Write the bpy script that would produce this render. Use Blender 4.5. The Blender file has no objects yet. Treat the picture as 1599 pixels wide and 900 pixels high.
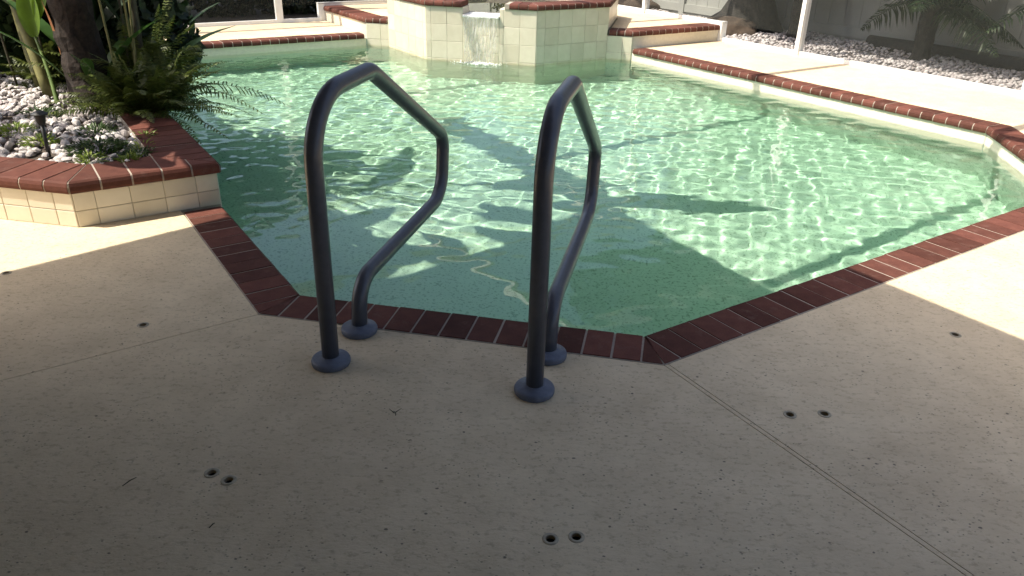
import bpy, bmesh, math, random
import numpy as np
from mathutils import Vector, Matrix
random.seed(7); rng = np.random.default_rng(11)
S = bpy.context.scene
C = S.collection
R = math.radians

# ------------------------------------------------------------------ frames
BETA = -0.19370757578422004                 # heading of the front edge of the pool
OX, OY = -0.91146093, 2.94320214            # near left inner corner of the pool
CB, SB = math.cos(BETA), math.sin(BETA)
def W(u, v, z=0.0):                         # pool frame -> world
    return Vector((OX + u*CB - v*SB, OY + u*SB + v*CB, z))
def wdir(deg):                              # pool frame heading -> world unit vector
    a = R(deg) + BETA
    return Vector((math.cos(a), math.sin(a), 0))

# ------------------------------------------------------------------ camera
F, PITCH, ROLL, CAMH = 1192.7526, 0.4559269226, 0.0254506092, 1.5
cd = bpy.data.cameras.new('camera'); cam = bpy.data.objects.new('camera', cd); C.objects.link(cam)
fw = Vector((0, math.cos(PITCH), -math.sin(PITCH)))
rt = Vector((1, 0, 0)); up = Vector((0, math.sin(PITCH), math.cos(PITCH)))
rt2 = rt*math.cos(ROLL) + up*math.sin(ROLL); up2 = -rt*math.sin(ROLL) + up*math.cos(ROLL)
M = Matrix((rt2, up2, -fw)).transposed().to_4x4(); M.translation = Vector((0, 0, CAMH))
cam.matrix_world = M
cd.sensor_width = 36; cd.lens = F/1599*36; cd.clip_start = .05; cd.clip_end = 400
S.camera = cam

# ------------------------------------------------------------------ light
SUN_EL, SUN_AZ = 57.0, 203.0                # azimuth in the pool frame
tosun = wdir(SUN_AZ)*math.cos(R(SUN_EL)) + Vector((0, 0, math.sin(R(SUN_EL))))
w = bpy.data.worlds.new('World'); S.world = w; w.use_nodes = True
nt = w.node_tree; bg = nt.nodes['Background']
sky = nt.nodes.new('ShaderNodeTexSky'); sky.sky_type = 'NISHITA'; sky.sun_disc = False
sky.sun_elevation = R(SUN_EL); sky.sun_rotation = (math.pi/2 - (R(SUN_AZ) + BETA)) % (2*math.pi)
sky.air_density = .8; sky.dust_density = 4.0; sky.ozone_density = .3
nt.links.new(sky.outputs[0], bg.inputs[0]); bg.inputs[1].default_value = .15
sl = bpy.data.lights.new('sun', 'SUN'); sun = bpy.data.objects.new('sun', sl); C.objects.link(sun)
sl.energy = 4.6; sl.angle = R(.5); sl.color = (1, .93, .80)
sun.rotation_mode = 'QUATERNION'; sun.rotation_quaternion = (-tosun).to_track_quat('-Z', 'Y')
sun.location = tosun*20
sl.cycles.is_caustics_light = True
S.view_settings.view_transform = 'Standard'; S.view_settings.look = 'None'
S.view_settings.exposure = 0.80; S.view_settings.gamma = 1
S.render.engine = 'CYCLES'
cy = S.cycles
cy.max_bounces = 10; cy.diffuse_bounces = 4; cy.glossy_bounces = 4; cy.transmission_bounces = 8
cy.transparent_max_bounces = 16; cy.volume_bounces = 0
cy.caustics_refractive = True; cy.caustics_reflective = False; cy.sample_clamp_indirect = 3.0
cy.use_denoising = True; cy.denoiser = 'OPENIMAGEDENOISE'

# ------------------------------------------------------------------ materials
def mat(name):
    m = bpy.data.materials.new(name); m.use_nodes = True
    t = m.node_tree; b = t.nodes['Principled BSDF']
    return m, t, b
def node(t, kind, **kw):
    n = t.nodes.new(kind)
    for k, v in kw.items():
        if k in n.inputs: n.inputs[k].default_value = v
        else: setattr(n, k, v)
    return n
def coords(t, scale=1.0):
    tc = t.nodes.new('ShaderNodeTexCoord'); mp = t.nodes.new('ShaderNodeMapping')
    mp.inputs['Scale'].default_value = (scale,)*3 if not isinstance(scale, tuple) else scale
    t.links.new(tc.outputs['Object'], mp.inputs[0]); return mp.outputs[0]
def gcoords(t, scale=1.0):                  # world position
    g = t.nodes.new('ShaderNodeNewGeometry'); mp = t.nodes.new('ShaderNodeMapping')
    mp.inputs['Scale'].default_value = (scale,)*3 if not isinstance(scale, tuple) else scale
    t.links.new(g.outputs['Position'], mp.inputs[0]); return mp.outputs[0]
def noise(t, vec, scale, detail=4, rough=.6):
    n = t.nodes.new('ShaderNodeTexNoise'); n.inputs['Scale'].default_value = scale
    n.inputs['Detail'].default_value = detail; n.inputs['Roughness'].default_value = rough
    t.links.new(vec, n.inputs['Vector']); return n.outputs['Fac']
def ramp(t, fac, stops):
    n = t.nodes.new('ShaderNodeValToRGB'); cr = n.color_ramp
    while len(cr.elements) < len(stops): cr.elements.new(.5)
    for e, (p, c) in zip(cr.elements, stops):
        e.position = p; e.color = (*c, 1) if len(c) == 3 else c
    t.links.new(fac, n.inputs[0]); return n.outputs[0]
def mix(t, fac, a, b, mode='MIX'):
    n = t.nodes.new('ShaderNodeMix'); n.data_type = 'RGBA'; n.blend_type = mode
    for i, x in ((0, fac), (6, a), (7, b)):
        if isinstance(x, (int, float)): n.inputs[i].default_value = x
        elif isinstance(x, tuple): n.inputs[i].default_value = (*x, 1) if len(x) == 3 else x
        else: t.links.new(x, n.inputs[i])
    return n.outputs[2]
def bump(t, b, h, strength=.3, dist=.01):
    n = t.nodes.new('ShaderNodeBump'); n.inputs['Strength'].default_value = strength
    n.inputs['Distance'].default_value = dist
    t.links.new(h, n.inputs['Height']); t.links.new(n.outputs[0], b.inputs['Normal'])
def simple(name, col, rough=.6, var=.12, scale=20, bmp=0.0, rnd=0.0, spec=.5, metal=0):
    m, t, b = mat(name)
    v = coords(t)
    f = noise(t, v, scale)
    lo = tuple(c*(1-var) for c in col); hi = tuple(min(1, c*(1+var)) for c in col)
    c = ramp(t, f, [(.3, lo), (.7, hi)])
    if rnd:
        oi = t.nodes.new('ShaderNodeObjectInfo')
        c = mix(t, 1.0, c, ramp(t, oi.outputs['Random'], [(0, (1-rnd,)*3), (1, (1+rnd,)*3)]), 'MULTIPLY')
    t.links.new(c, b.inputs['Base Color']); b.inputs['Roughness'].default_value = rough
    b.inputs['Specular IOR Level'].default_value = spec; b.inputs['Metallic'].default_value = metal
    if bmp: bump(t, b, f, bmp, .01)
    return m

def deck_material():
    m, t, b = mat('cream deck coating')
    v = gcoords(t)
    big = noise(t, v, .9, 5, .6)
    base = ramp(t, big, [(.25, (.65, .525, .355)), (.55, (.73, .605, .415)), (.8, (.78, .665, .47))])
    med = noise(t, v, 6, 4, .65)
    base = mix(t, 1.0, base, ramp(t, med, [(.3, (.86, .85, .83)), (.65, (1, 1, 1))]), 'MULTIPLY')
    fine = noise(t, gcoords(t, (1, 1.45, 1)), 34, 6, .72)
    base = mix(t, 1.0, base, ramp(t, fine, [(.36, (.76, .74, .72)), (.47, (1, 1, 1))]), 'MULTIPLY')
    # dark pits: small flecks, denser in some places
    def flecks(scale, thr, seed, share, stretch):
        vs = gcoords(t, stretch)
        vo = t.nodes.new('ShaderNodeTexVoronoi'); vo.inputs['Scale'].default_value = scale; t.links.new(vs, vo.inputs['Vector'])
        ns = noise(t, v, scale*3.1, 2, .5)
        add = t.nodes.new('ShaderNodeMath'); add.operation = 'MULTIPLY_ADD'
        t.links.new(ns, add.inputs[0]); add.inputs[1].default_value = .30; t.links.new(vo.outputs['Distance'], add.inputs[2])
        a = ramp(t, add.outputs[0], [(thr, (1, 1, 1)), (thr+.05, (0, 0, 0))])
        k = ramp(t, vo.outputs['Color'], [(share, (0, 0, 0)), (share+.06, (1, 1, 1))])
        return mix(t, 1.0, a, k, 'MULTIPLY')
    dens = ramp(t, noise(t, v, 2.6, 4, .7), [(.40, (.12, .12, .12)), (.60, (1, 1, 1))])
    pm = mix(t, 1.0, flecks(50, .285, 0, .28, (1, 1.35, 1)), dens, 'MULTIPLY')
    pm2 = flecks(22, .205, 1, .44, (1, 1.25, 1))
    c = mix(t, mix(t, .75, (0, 0, 0), pm, 'MIX'), base, (.20, .17, .13))
    c = mix(t, mix(t, .85, (0, 0, 0), pm2, 'MIX'), c, (.12, .10, .08))
    stain = ramp(t, noise(t, v, .55, 3, .5), [(.35, (.93, .93, .94)), (.65, (1.0, 1.0, 1.0))])
    c = mix(t, 1.0, c, stain, 'MULTIPLY')
    t.links.new(c, b.inputs['Base Color']); b.inputs['Roughness'].default_value = .75
    b.inputs['Specular IOR Level'].default_value = .25
    h = t.nodes.new('ShaderNodeMath'); h.operation = 'SUBTRACT'
    t.links.new(noise(t, gcoords(t, (1, 1.8, 1)), 38, 5, .65), h.inputs[0]); t.links.new(pm, h.inputs[1])
    bump(t, b, h.outputs[0], .65, .005)
    return m
def plaster_material():
    m, t, b = mat('pale green pool plaster')
    v = gcoords(t)
    f = noise(t, v, 2.0, 5, .6)
    c = ramp(t, f, [(.3, (.55, .61, .525)), (.7, (.63, .685, .59))])
    sp = noise(t, v, 55, 3, .6)
    c = mix(t, 1.0, c, ramp(t, sp, [(.36, (.55, .6, .55)), (.46, (1, 1, 1))]), 'MULTIPLY')
    t.links.new(c, b.inputs['Base Color']); b.inputs['Roughness'].default_value = .8
    return m
def brick_material(name, lo, hi, rnd=.32):
    m, t, b = mat(name)
    v = coords(t)
    oi = t.nodes.new('ShaderNodeObjectInfo')
    f = noise(t, v, 14, 5, .65)
    c = ramp(t, f, [(.28, lo), (.72, hi)])
    c = mix(t, 1.0, c, ramp(t, oi.outputs['Random'], [(0, (1-rnd, 1-rnd, 1-rnd)), (.5, (1, 1, 1)), (1, (1+rnd, 1+rnd*.8, 1+rnd*.8))]), 'MULTIPLY')
    fine = noise(t, v, 160, 3, .7)
    c = mix(t, 1.0, c, ramp(t, fine, [(.3, (.8, .8, .8)), (.6, (1, 1, 1))]), 'MULTIPLY')
    wear = ramp(t, noise(t, gcoords(t), 7.5, 6, .75), [(.56, (0, 0, 0)), (.74, (.30, .30, .30))])
    c = mix(t, wear, c, (.24, .17, .145))
    t.links.new(c, b.inputs['Base Color']); b.inputs['Roughness'].default_value = .65
    b.inputs['Specular IOR Level'].default_value = .06
    bump(t, b, fine, .25, .003)
    return m
def tile_material():
    m, t, b = mat('cream ceramic tile')
    oi = t.nodes.new('ShaderNodeObjectInfo')
    f = noise(t, gcoords(t), 9, 4, .6)
    c = ramp(t, f, [(.3, (.66, .60, .47)), (.7, (.73, .67, .54))])
    c = mix(t, 1.0, c, ramp(t, oi.outputs['Random'], [(0, (.90, .89, .87)), (1, (1.05, 1.05, 1.05))]), 'MULTIPLY')
    g = t.nodes.new('ShaderNodeNewGeometry'); sx = t.nodes.new('ShaderNodeSeparateXYZ'); t.links.new(g.outputs['Position'], sx.inputs[0])
    ad = t.nodes.new('ShaderNodeMath'); ad.operation = 'MULTIPLY_ADD'; t.links.new(f, ad.inputs[0]); ad.inputs[1].default_value = .05; t.links.new(sx.outputs[2], ad.inputs[2])
    mr = t.nodes.new('ShaderNodeMapRange'); mr.inputs[1].default_value = -.16; mr.inputs[2].default_value = -.05; t.links.new(ad.outputs[0], mr.inputs[0])
    c = mix(t, 1.0, c, ramp(t, mr.outputs[0], [(.10, (1, 1, 1)), (.30, (.84, .80, .70)), (.60, (1, 1, 1))]), 'MULTIPLY')
    t.links.new(c, b.inputs['Base Color']); b.inputs['Roughness'].default_value = .35
    return m
def water_material(name, density=.0, col=(.45, .86, .68)):
    m = bpy.data.materials.new(name); m.use_nodes = True; t = m.node_tree; t.nodes.clear()
    o = t.nodes.new('ShaderNodeOutputMaterial')
    g = t.nodes.new('ShaderNodeBsdfPrincipled'); g.inputs['IOR'].default_value = 1.333
    g.inputs['Transmission Weight'].default_value = 1.0; g.inputs['Roughness'].default_value = 0.0
    g.inputs['Base Color'].default_value = (1, 1, 1, 1)
    t.links.new(g.outputs[0], o.inputs['Surface'])
    if density:
        a = t.nodes.new('ShaderNodeVolumeAbsorption'); a.inputs['Density'].default_value = density
        a.inputs['Color'].default_value = (*col, 1)
        t.links.new(a.outputs[0], o.inputs['Volume'])
    return m
def leaf_material(name, lo, hi, rough=.45, trans=.25):
    m, t, b = mat(name)
    oi = t.nodes.new('ShaderNodeObjectInfo')
    g = t.nodes.new('ShaderNodeNewGeometry')
    c = ramp(t, g.outputs['Random Per Island'], [(0, lo), (1, hi)])
    c = mix(t, 1.0, c, ramp(t, noise(t, gcoords(t), 12, 3), [(.3, (.75, .75, .75)), (.7, (1.15, 1.15, 1.1))]), 'MULTIPLY')
    t.links.new(c, b.inputs['Base Color']); b.inputs['Roughness'].default_value = rough
    b.inputs['Specular IOR Level'].default_value = .4
    tr = t.nodes.new('ShaderNodeBsdfTranslucent'); t.links.new(c, tr.inputs[0])
    mx = t.nodes.new('ShaderNodeMixShader'); mx.inputs[0].default_value = trans
    t.links.new(b.outputs[0], mx.inputs[1]); t.links.new(tr.outputs[0], mx.inputs[2])
    t.links.new(mx.outputs[0], t.nodes['Material Output'].inputs['Surface'])
    return m
def screen_material():
    m, t, b = mat('insect screen mesh')
    b.inputs['Base Color'].default_value = (.035, .04, .036, 1); b.inputs['Roughness'].default_value = .8
    tr = t.nodes.new('ShaderNodeBsdfTransparent')
    mx = t.nodes.new('ShaderNodeMixShader'); mx.inputs[0].default_value = .24
    t.links.new(tr.outputs[0], mx.inputs[1]); t.links.new(b.outputs[0], mx.inputs[2])
    t.links.new(mx.outputs[0], t.nodes['Material Output'].inputs['Surface'])
    return m
def stone_material():
    m, t, b = mat('white landscape stone')
    oi = t.nodes.new('ShaderNodeObjectInfo'); g = t.nodes.new('ShaderNodeNewGeometry')
    r = t.nodes.new('ShaderNodeMath'); r.operation = 'ADD'
    t.links.new(oi.outputs['Random'], r.inputs[0]); t.links.new(g.outputs['Random Per Island'], r.inputs[1])
    fr = t.nodes.new('ShaderNodeMath'); fr.operation = 'FRACT'; t.links.new(r.outputs[0], fr.inputs[0])
    c = ramp(t, fr.outputs[0], [(0, (.36, .32, .31)), (.35, (.52, .48, .47)), (1, (.70, .67, .65))])
    f = noise(t, gcoords(t), 60, 4, .7)
    c = mix(t, 1.0, c, ramp(t, f, [(.3, (.72, .70, .68)), (.65, (1, 1, 1))]), 'MULTIPLY')
    t.links.new(c, b.inputs['Base Color']); b.inputs['Roughness'].default_value = .85
    bump(t, b, f, .4, .006)
    return m

M_DECK = deck_material(); M_PLASTER = plaster_material()
M_BRICK = brick_material('red brick coping', (.092, .038, .030), (.146, .061, .046))
M_MORTAR = simple('pale mortar', (.37, .32, .265), .9, .12, 60)
M_GROUT = simple('dirty grout', (.40, .35, .27), .9, .2, 30)
M_TILE = tile_material()
M_SPAGROUT = simple('pale grout', (.60, .55, .44), .9, .10, 30)
M_STUCCO = simple('cream stucco wall', (.74, .68, .55), .8, .06, 30, .15)
M_WATER = water_material('pool water')
M_RAIL = simple('grey painted tube', (.072, .078, .098), .30, .12, 30, .05, 0, .5)
M_FLANGE = simple('blue grey flange', (.10, .118, .165), .5, .15, 40, .1)
M_WHITE = simple('white aluminium', (.80, .80, .78), .4, .04, 12)
M_SCREEN = screen_material()
M_STONE = stone_material()
M_SOIL = simple('dark soil', (.06, .045, .035), .95, .4, 25, .5)
M_MULCH = simple('brown leaf mulch', (.045, .034, .022), .95, .5, 30, .6)
M_FENCE = simple('grey vinyl fence', (.34, .35, .32), .5, .08, 3)
M_BARK = simple('grey brown bark', (.034, .031, .026), .9, .45, 14, .9)
M_PALMBARK = simple('dark fibrous palm trunk', (.026, .017, .012), .9, .5, 30, .9)
M_ROCK = simple('brown field rock', (.075, .054, .038), .9, .5, 9, .8)
M_LOG = simple('dark timber edging', (.035, .035, .036), .8, .3, 20, .3)
M_CUP = simple('dark deck anchor cup', (.010, .011, .010), .6, .2, 40)
M_RIM = simple('tarnished brass rim', (.34, .30, .22), .5, .25, 60, .1, 0, .5, .3)
M_BLACK = simple('black painted metal', (.012, .012, .012), .45, .2, 20)
M_ROOF = simple('roof shingle', (.10, .09, .085), .9, .2, 20)
M_FASCIA = simple('brown painted fascia', (.09, .07, .055), .6, .1, 10)
M_WALL = simple('beige house wall', (.32, .29, .23), .85, .06, 10, .2)
M_STEM = simple('tan green plant stem', (.17, .16, .055), .55, .35, 12, .2)
M_DSTEM = simple('dark brown green stem', (.045, .040, .018), .6, .4, 14, .2)
M_GSTEM = simple('green plant stem', (.10, .16, .03), .5, .3, 10)
M_RED = simple('red leaf sheath', (.30, .03, .03), .5, .2, 10)
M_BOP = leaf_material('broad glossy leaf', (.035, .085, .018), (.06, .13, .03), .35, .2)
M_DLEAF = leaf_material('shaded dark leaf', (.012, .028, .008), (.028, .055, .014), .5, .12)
M_YLEAF = leaf_material('bright yellow green leaf', (.14, .25, .022), (.19, .31, .035), .4, .35)
M_FERN = leaf_material('fern leaflet', (.040, .065, .012), (.125, .150, .030), .5, .3)
M_GROUNDC = leaf_material('small lime ground cover', (.13, .20, .03), (.24, .30, .05), .5, .3)
M_HEDGE = leaf_material('dark hedge leaf', (.010, .018, .006), (.028, .038, .012), .5, .2)
M_CROWN = leaf_material('oak leaf', (.030, .055, .014), (.075, .10, .030), .5, .25)
M_PALM = leaf_material('palm leaflet', (.020, .045, .018), (.05, .085, .030), .5, .2)
M_LITEDGE = simple('orange painted lit edge', (.22, .085, .025), .8, .4, 14, .3)
M_HEDGE2 = leaf_material('dark green ground cover', (.03, .07, .014), (.07, .12, .025), .5, .25)
M_OLIVE = leaf_material('olive hedge leaf', (.06, .06, .018), (.12, .11, .04), .5, .25)
M_GBASE = simple('grey gravel bed', (.26, .24, .23), .95, .35, 30, .4)
def fall_material():
    m, t, b = mat('falling water')
    b.inputs['Base Color'].default_value = (.90, .90, .86, 1); b.inputs['Roughness'].default_value = .18
    tl = t.nodes.new('ShaderNodeBsdfTranslucent'); tl.inputs[0].default_value = (.85, .87, .83, 1)
    m0 = t.nodes.new('ShaderNodeMixShader'); m0.inputs[0].default_value = .45
    t.links.new(b.outputs[0], m0.inputs[1]); t.links.new(tl.outputs[0], m0.inputs[2])
    tr = t.nodes.new('ShaderNodeBsdfTransparent'); mx = t.nodes.new('ShaderNodeMixShader')
    v = coords(t, (30, 30, 2.6)); f = noise(t, v, 2.0, 5, .65)
    t.links.new(ramp(t, f, [(.42, (.06,)*3), (.64, (.66,)*3)]), mx.inputs[0])
    t.links.new(tr.outputs[0], mx.inputs[1]); t.links.new(m0.outputs[0], mx.inputs[2])
    t.links.new(mx.outputs[0], t.nodes['Material Output'].inputs['Surface'])
    return m
M_FALL = fall_material()
M_WHITEWATER = simple('white foam', (.82, .84, .80), .4, .05, 30)

# ------------------------------------------------------------------ helpers
def tag(o, label=None, cat=None, group=None, kind=None):
    if label: o['label'] = label
    if cat: o['category'] = cat
    if group: o['group'] = group
    if kind: o['kind'] = kind
    return o
def empty(name, loc=(0, 0, 0), **kw):
    o = bpy.data.objects.new(name, None); C.objects.link(o); o.location = loc
    o.empty_display_size = .1; tag(o, **kw); return o
def link(name, me, m=None, parent=None, smooth=False, **kw):
    o = bpy.data.objects.new(name, me); C.objects.link(o)
    if m and not me.materials: me.materials.append(m)
    if parent is not None:
        o.parent = parent
        o.matrix_parent_inverse = Matrix.Translation(-parent.location)
    if smooth:
        me.polygons.foreach_set('use_smooth', [True]*len(me.polygons))
    tag(o, **kw); return o
def pymesh(name, V, Fc):
    me = bpy.data.meshes.new(name); me.from_pydata([tuple(v) for v in V], [], Fc); me.update(); return me
class MB:
    def __init__(s): s.v = []; s.f = []
    def add(s, V, Fc):
        n = len(s.v); s.v += [tuple(v) for v in V]; s.f += [tuple(i+n for i in f) for f in Fc]
    def prism(s, pts, z0, z1, close=True):     # pts: world xy points, counter-clockwise
        n = len(pts)
        V = [(p[0], p[1], z0) for p in pts] + [(p[0], p[1], z1) for p in pts]
        Fc = [tuple(range(n-1, -1, -1)), tuple(range(n, 2*n))] + [(i, (i+1) % n, n+(i+1) % n, n+i) for i in range(n)]
        s.add(V, Fc)
    def box(s, c, ax, ay, az):                 # centre and three half axes
        c = Vector(c); ax = Vector(ax); ay = Vector(ay); az = Vector(az); V = []
        for k in (-1, 1):
            for a, b in ((-1, -1), (1, -1), (1, 1), (-1, 1)): V.append(c + ax*a + ay*b + az*k)
        s.add(V, [(3, 2, 1, 0), (4, 5, 6, 7), (0, 1, 5, 4), (1, 2, 6, 5), (2, 3, 7, 6), (3, 0, 4, 7)])
    def beam(s, a, b, w_, h_):
        a = Vector(a); b = Vector(b); d = (b-a); L = d.length; d.normalize()
        upv = Vector((0, 0, 1)) if abs(d.z) < .9 else Vector((wdir(45).x, wdir(45).y, 0))
        sx = d.cross(upv).normalized(); sy = sx.cross(d).normalized()
        s.box((a+b)/2, d*L/2, sx*w_/2, sy*h_/2)
    def tube(s, path, rad, n=10, caps=True):
        path = [Vector(p) for p in path]; m = len(path)
        rads = rad if isinstance(rad, (list, tuple)) else [rad]*m
        t0 = (path[1]-path[0]).normalized()
        nrm = t0.orthogonal().normalized(); V = []; Fc = []
        prev = t0
        for i, p in enumerate(path):
            t_ = ((path[min(i+1, m-1)] - path[max(i-1, 0)])).normalized()
            q = prev.rotation_difference(t_); nrm = q @ nrm; prev = t_
            bn = t_.cross(nrm)
            for k in range(n):
                a = 2*math.pi*k/n; V.append(p + (nrm*math.cos(a) + bn*math.sin(a))*rads[i])
        for i in range(m-1):
            for k in range(n):
                Fc.append((i*n+k, i*n+(k+1) % n, (i+1)*n+(k+1) % n, (i+1)*n+k))
        if caps: Fc += [tuple(range(n-1, -1, -1)), tuple(range((m-1)*n, m*n))]
        s.add(V, Fc)
    def lathe(s, c, prof, n=24):               # prof: (radius, z) bottom to top
        V = []; Fc = []; c = Vector(c)
        for r_, z in prof:
            for k in range(n):
                a = 2*math.pi*k/n; V.append((c.x + r_*math.cos(a), c.y + r_*math.sin(a), c.z + z))
        for i in range(len(prof)-1):
            for k in range(n): Fc.append((i*n+k, i*n+(k+1) % n, (i+1)*n+(k+1) % n, (i+1)*n+k))
        Fc += [tuple(range(n-1, -1, -1)), tuple(range((len(prof)-1)*n, len(prof)*n))]
        s.add(V, Fc)
    def build(s, name, m, parent=None, smooth=False, **kw):
        return link(name, pymesh(name, s.v, s.f), m, parent, smooth, **kw)
def smooth_by_angle(o, deg=35):
    me = o.data; bm = bmesh.new(); bm.from_mesh(me)
    for f in bm.faces: f.smooth = True
    for e in bm.edges:
        if len(e.link_faces) == 2 and e.calc_face_angle(0) > R(deg): e.smooth = False
    bm.to_mesh(me); bm.free()
def bevel(o, wd=.004, seg=2):
    md = o.modifiers.new('bevel', 'BEVEL'); md.width = wd; md.segments = seg; md.limit_method = 'ANGLE'
    md.angle_limit = R(40)
def filled(name, loops, z0, z1):               # polygon with holes, extruded from z0 to z1
    cu = bpy.data.curves.new(name, 'CURVE'); cu.dimensions = '2D'; cu.fill_mode = 'BOTH'
    cu.extrude = (z1-z0)/2
    for lp in loops:
        sp = cu.splines.new('POLY'); sp.points.add(len(lp)-1); sp.use_cyclic_u = True
        for p, q in zip(sp.points, lp): p.co = (q[0], q[1], 0, 1)
    tmp = bpy.data.objects.new(name, cu); C.objects.link(tmp)
    dg = bpy.context.evaluated_depsgraph_get(); dg.update()
    me = bpy.data.meshes.new_from_object(tmp.evaluated_get(dg))
    bpy.data.objects.remove(tmp); bpy.data.curves.remove(cu)
    me.transform(Matrix.Translation((0, 0, (z0+z1)/2))); me.name = name; me.materials.clear()
    return me
def offset(poly, d):                           # counter-clockwise polygon grown outwards by d
    n = len(poly); out = []
    for i in range(n):
        p0, p1, p2 = (Vector(poly[(i-1) % n]), Vector(poly[i]), Vector(poly[(i+1) % n]))
        a = (p1-p0).normalized(); b = (p2-p1).normalized()
        na = Vector((a.y, -a.x)); nb = Vector((b.y, -b.x))
        k = 1 + na.dot(nb)
        out.append(tuple(p1 + (na+nb)*(d/k)))
    return out
def wxy(poly): return [W(p[0], p[1])[:2] for p in poly]
def inside(poly, X, Y):
    c = np.zeros(X.shape, bool); n = len(poly); j = n-1
    for i in range(n):
        xi, yi = poly[i]; xj, yj = poly[j]
        c ^= ((yi > Y) != (yj > Y)) & (X < (xj-xi)*(Y-yi)/((yj-yi) or 1e-9) + xi); j = i
    return c

# ------------------------------------------------------------------ plan (pool frame)
WZ = -.15; FLOOR = -1.15; COP = .205; MID = -.83
SPA = [(-.15, 6.61), (.62, 7.38), (.62, 8.74), (-.15, 9.51), (-1.51, 9.51), (-2.28, 8.74), (-2.28, 7.38), (-1.51, 6.61)]
POOL = [(0, 0), (1.47, 0), (4.08, 2.61), (4.08, 4.24), (.94, 7.38), (.62, 7.38), (-.15, 6.61), (-1.51, 6.61),
        (-2.28, 7.38), (-2.6, 7.38), (-5.0, 4.98), (-4.99, 4.99), (-3.3, 3.3)]
POOL = POOL[:10] + [(-4.99, 4.99), (-3.3, 3.3)]
PLANT = [(-6.5, .43), (-1.43, .43), (-.93, .93), (-3.3, 3.3), (-6.5, 3.3)]

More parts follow.
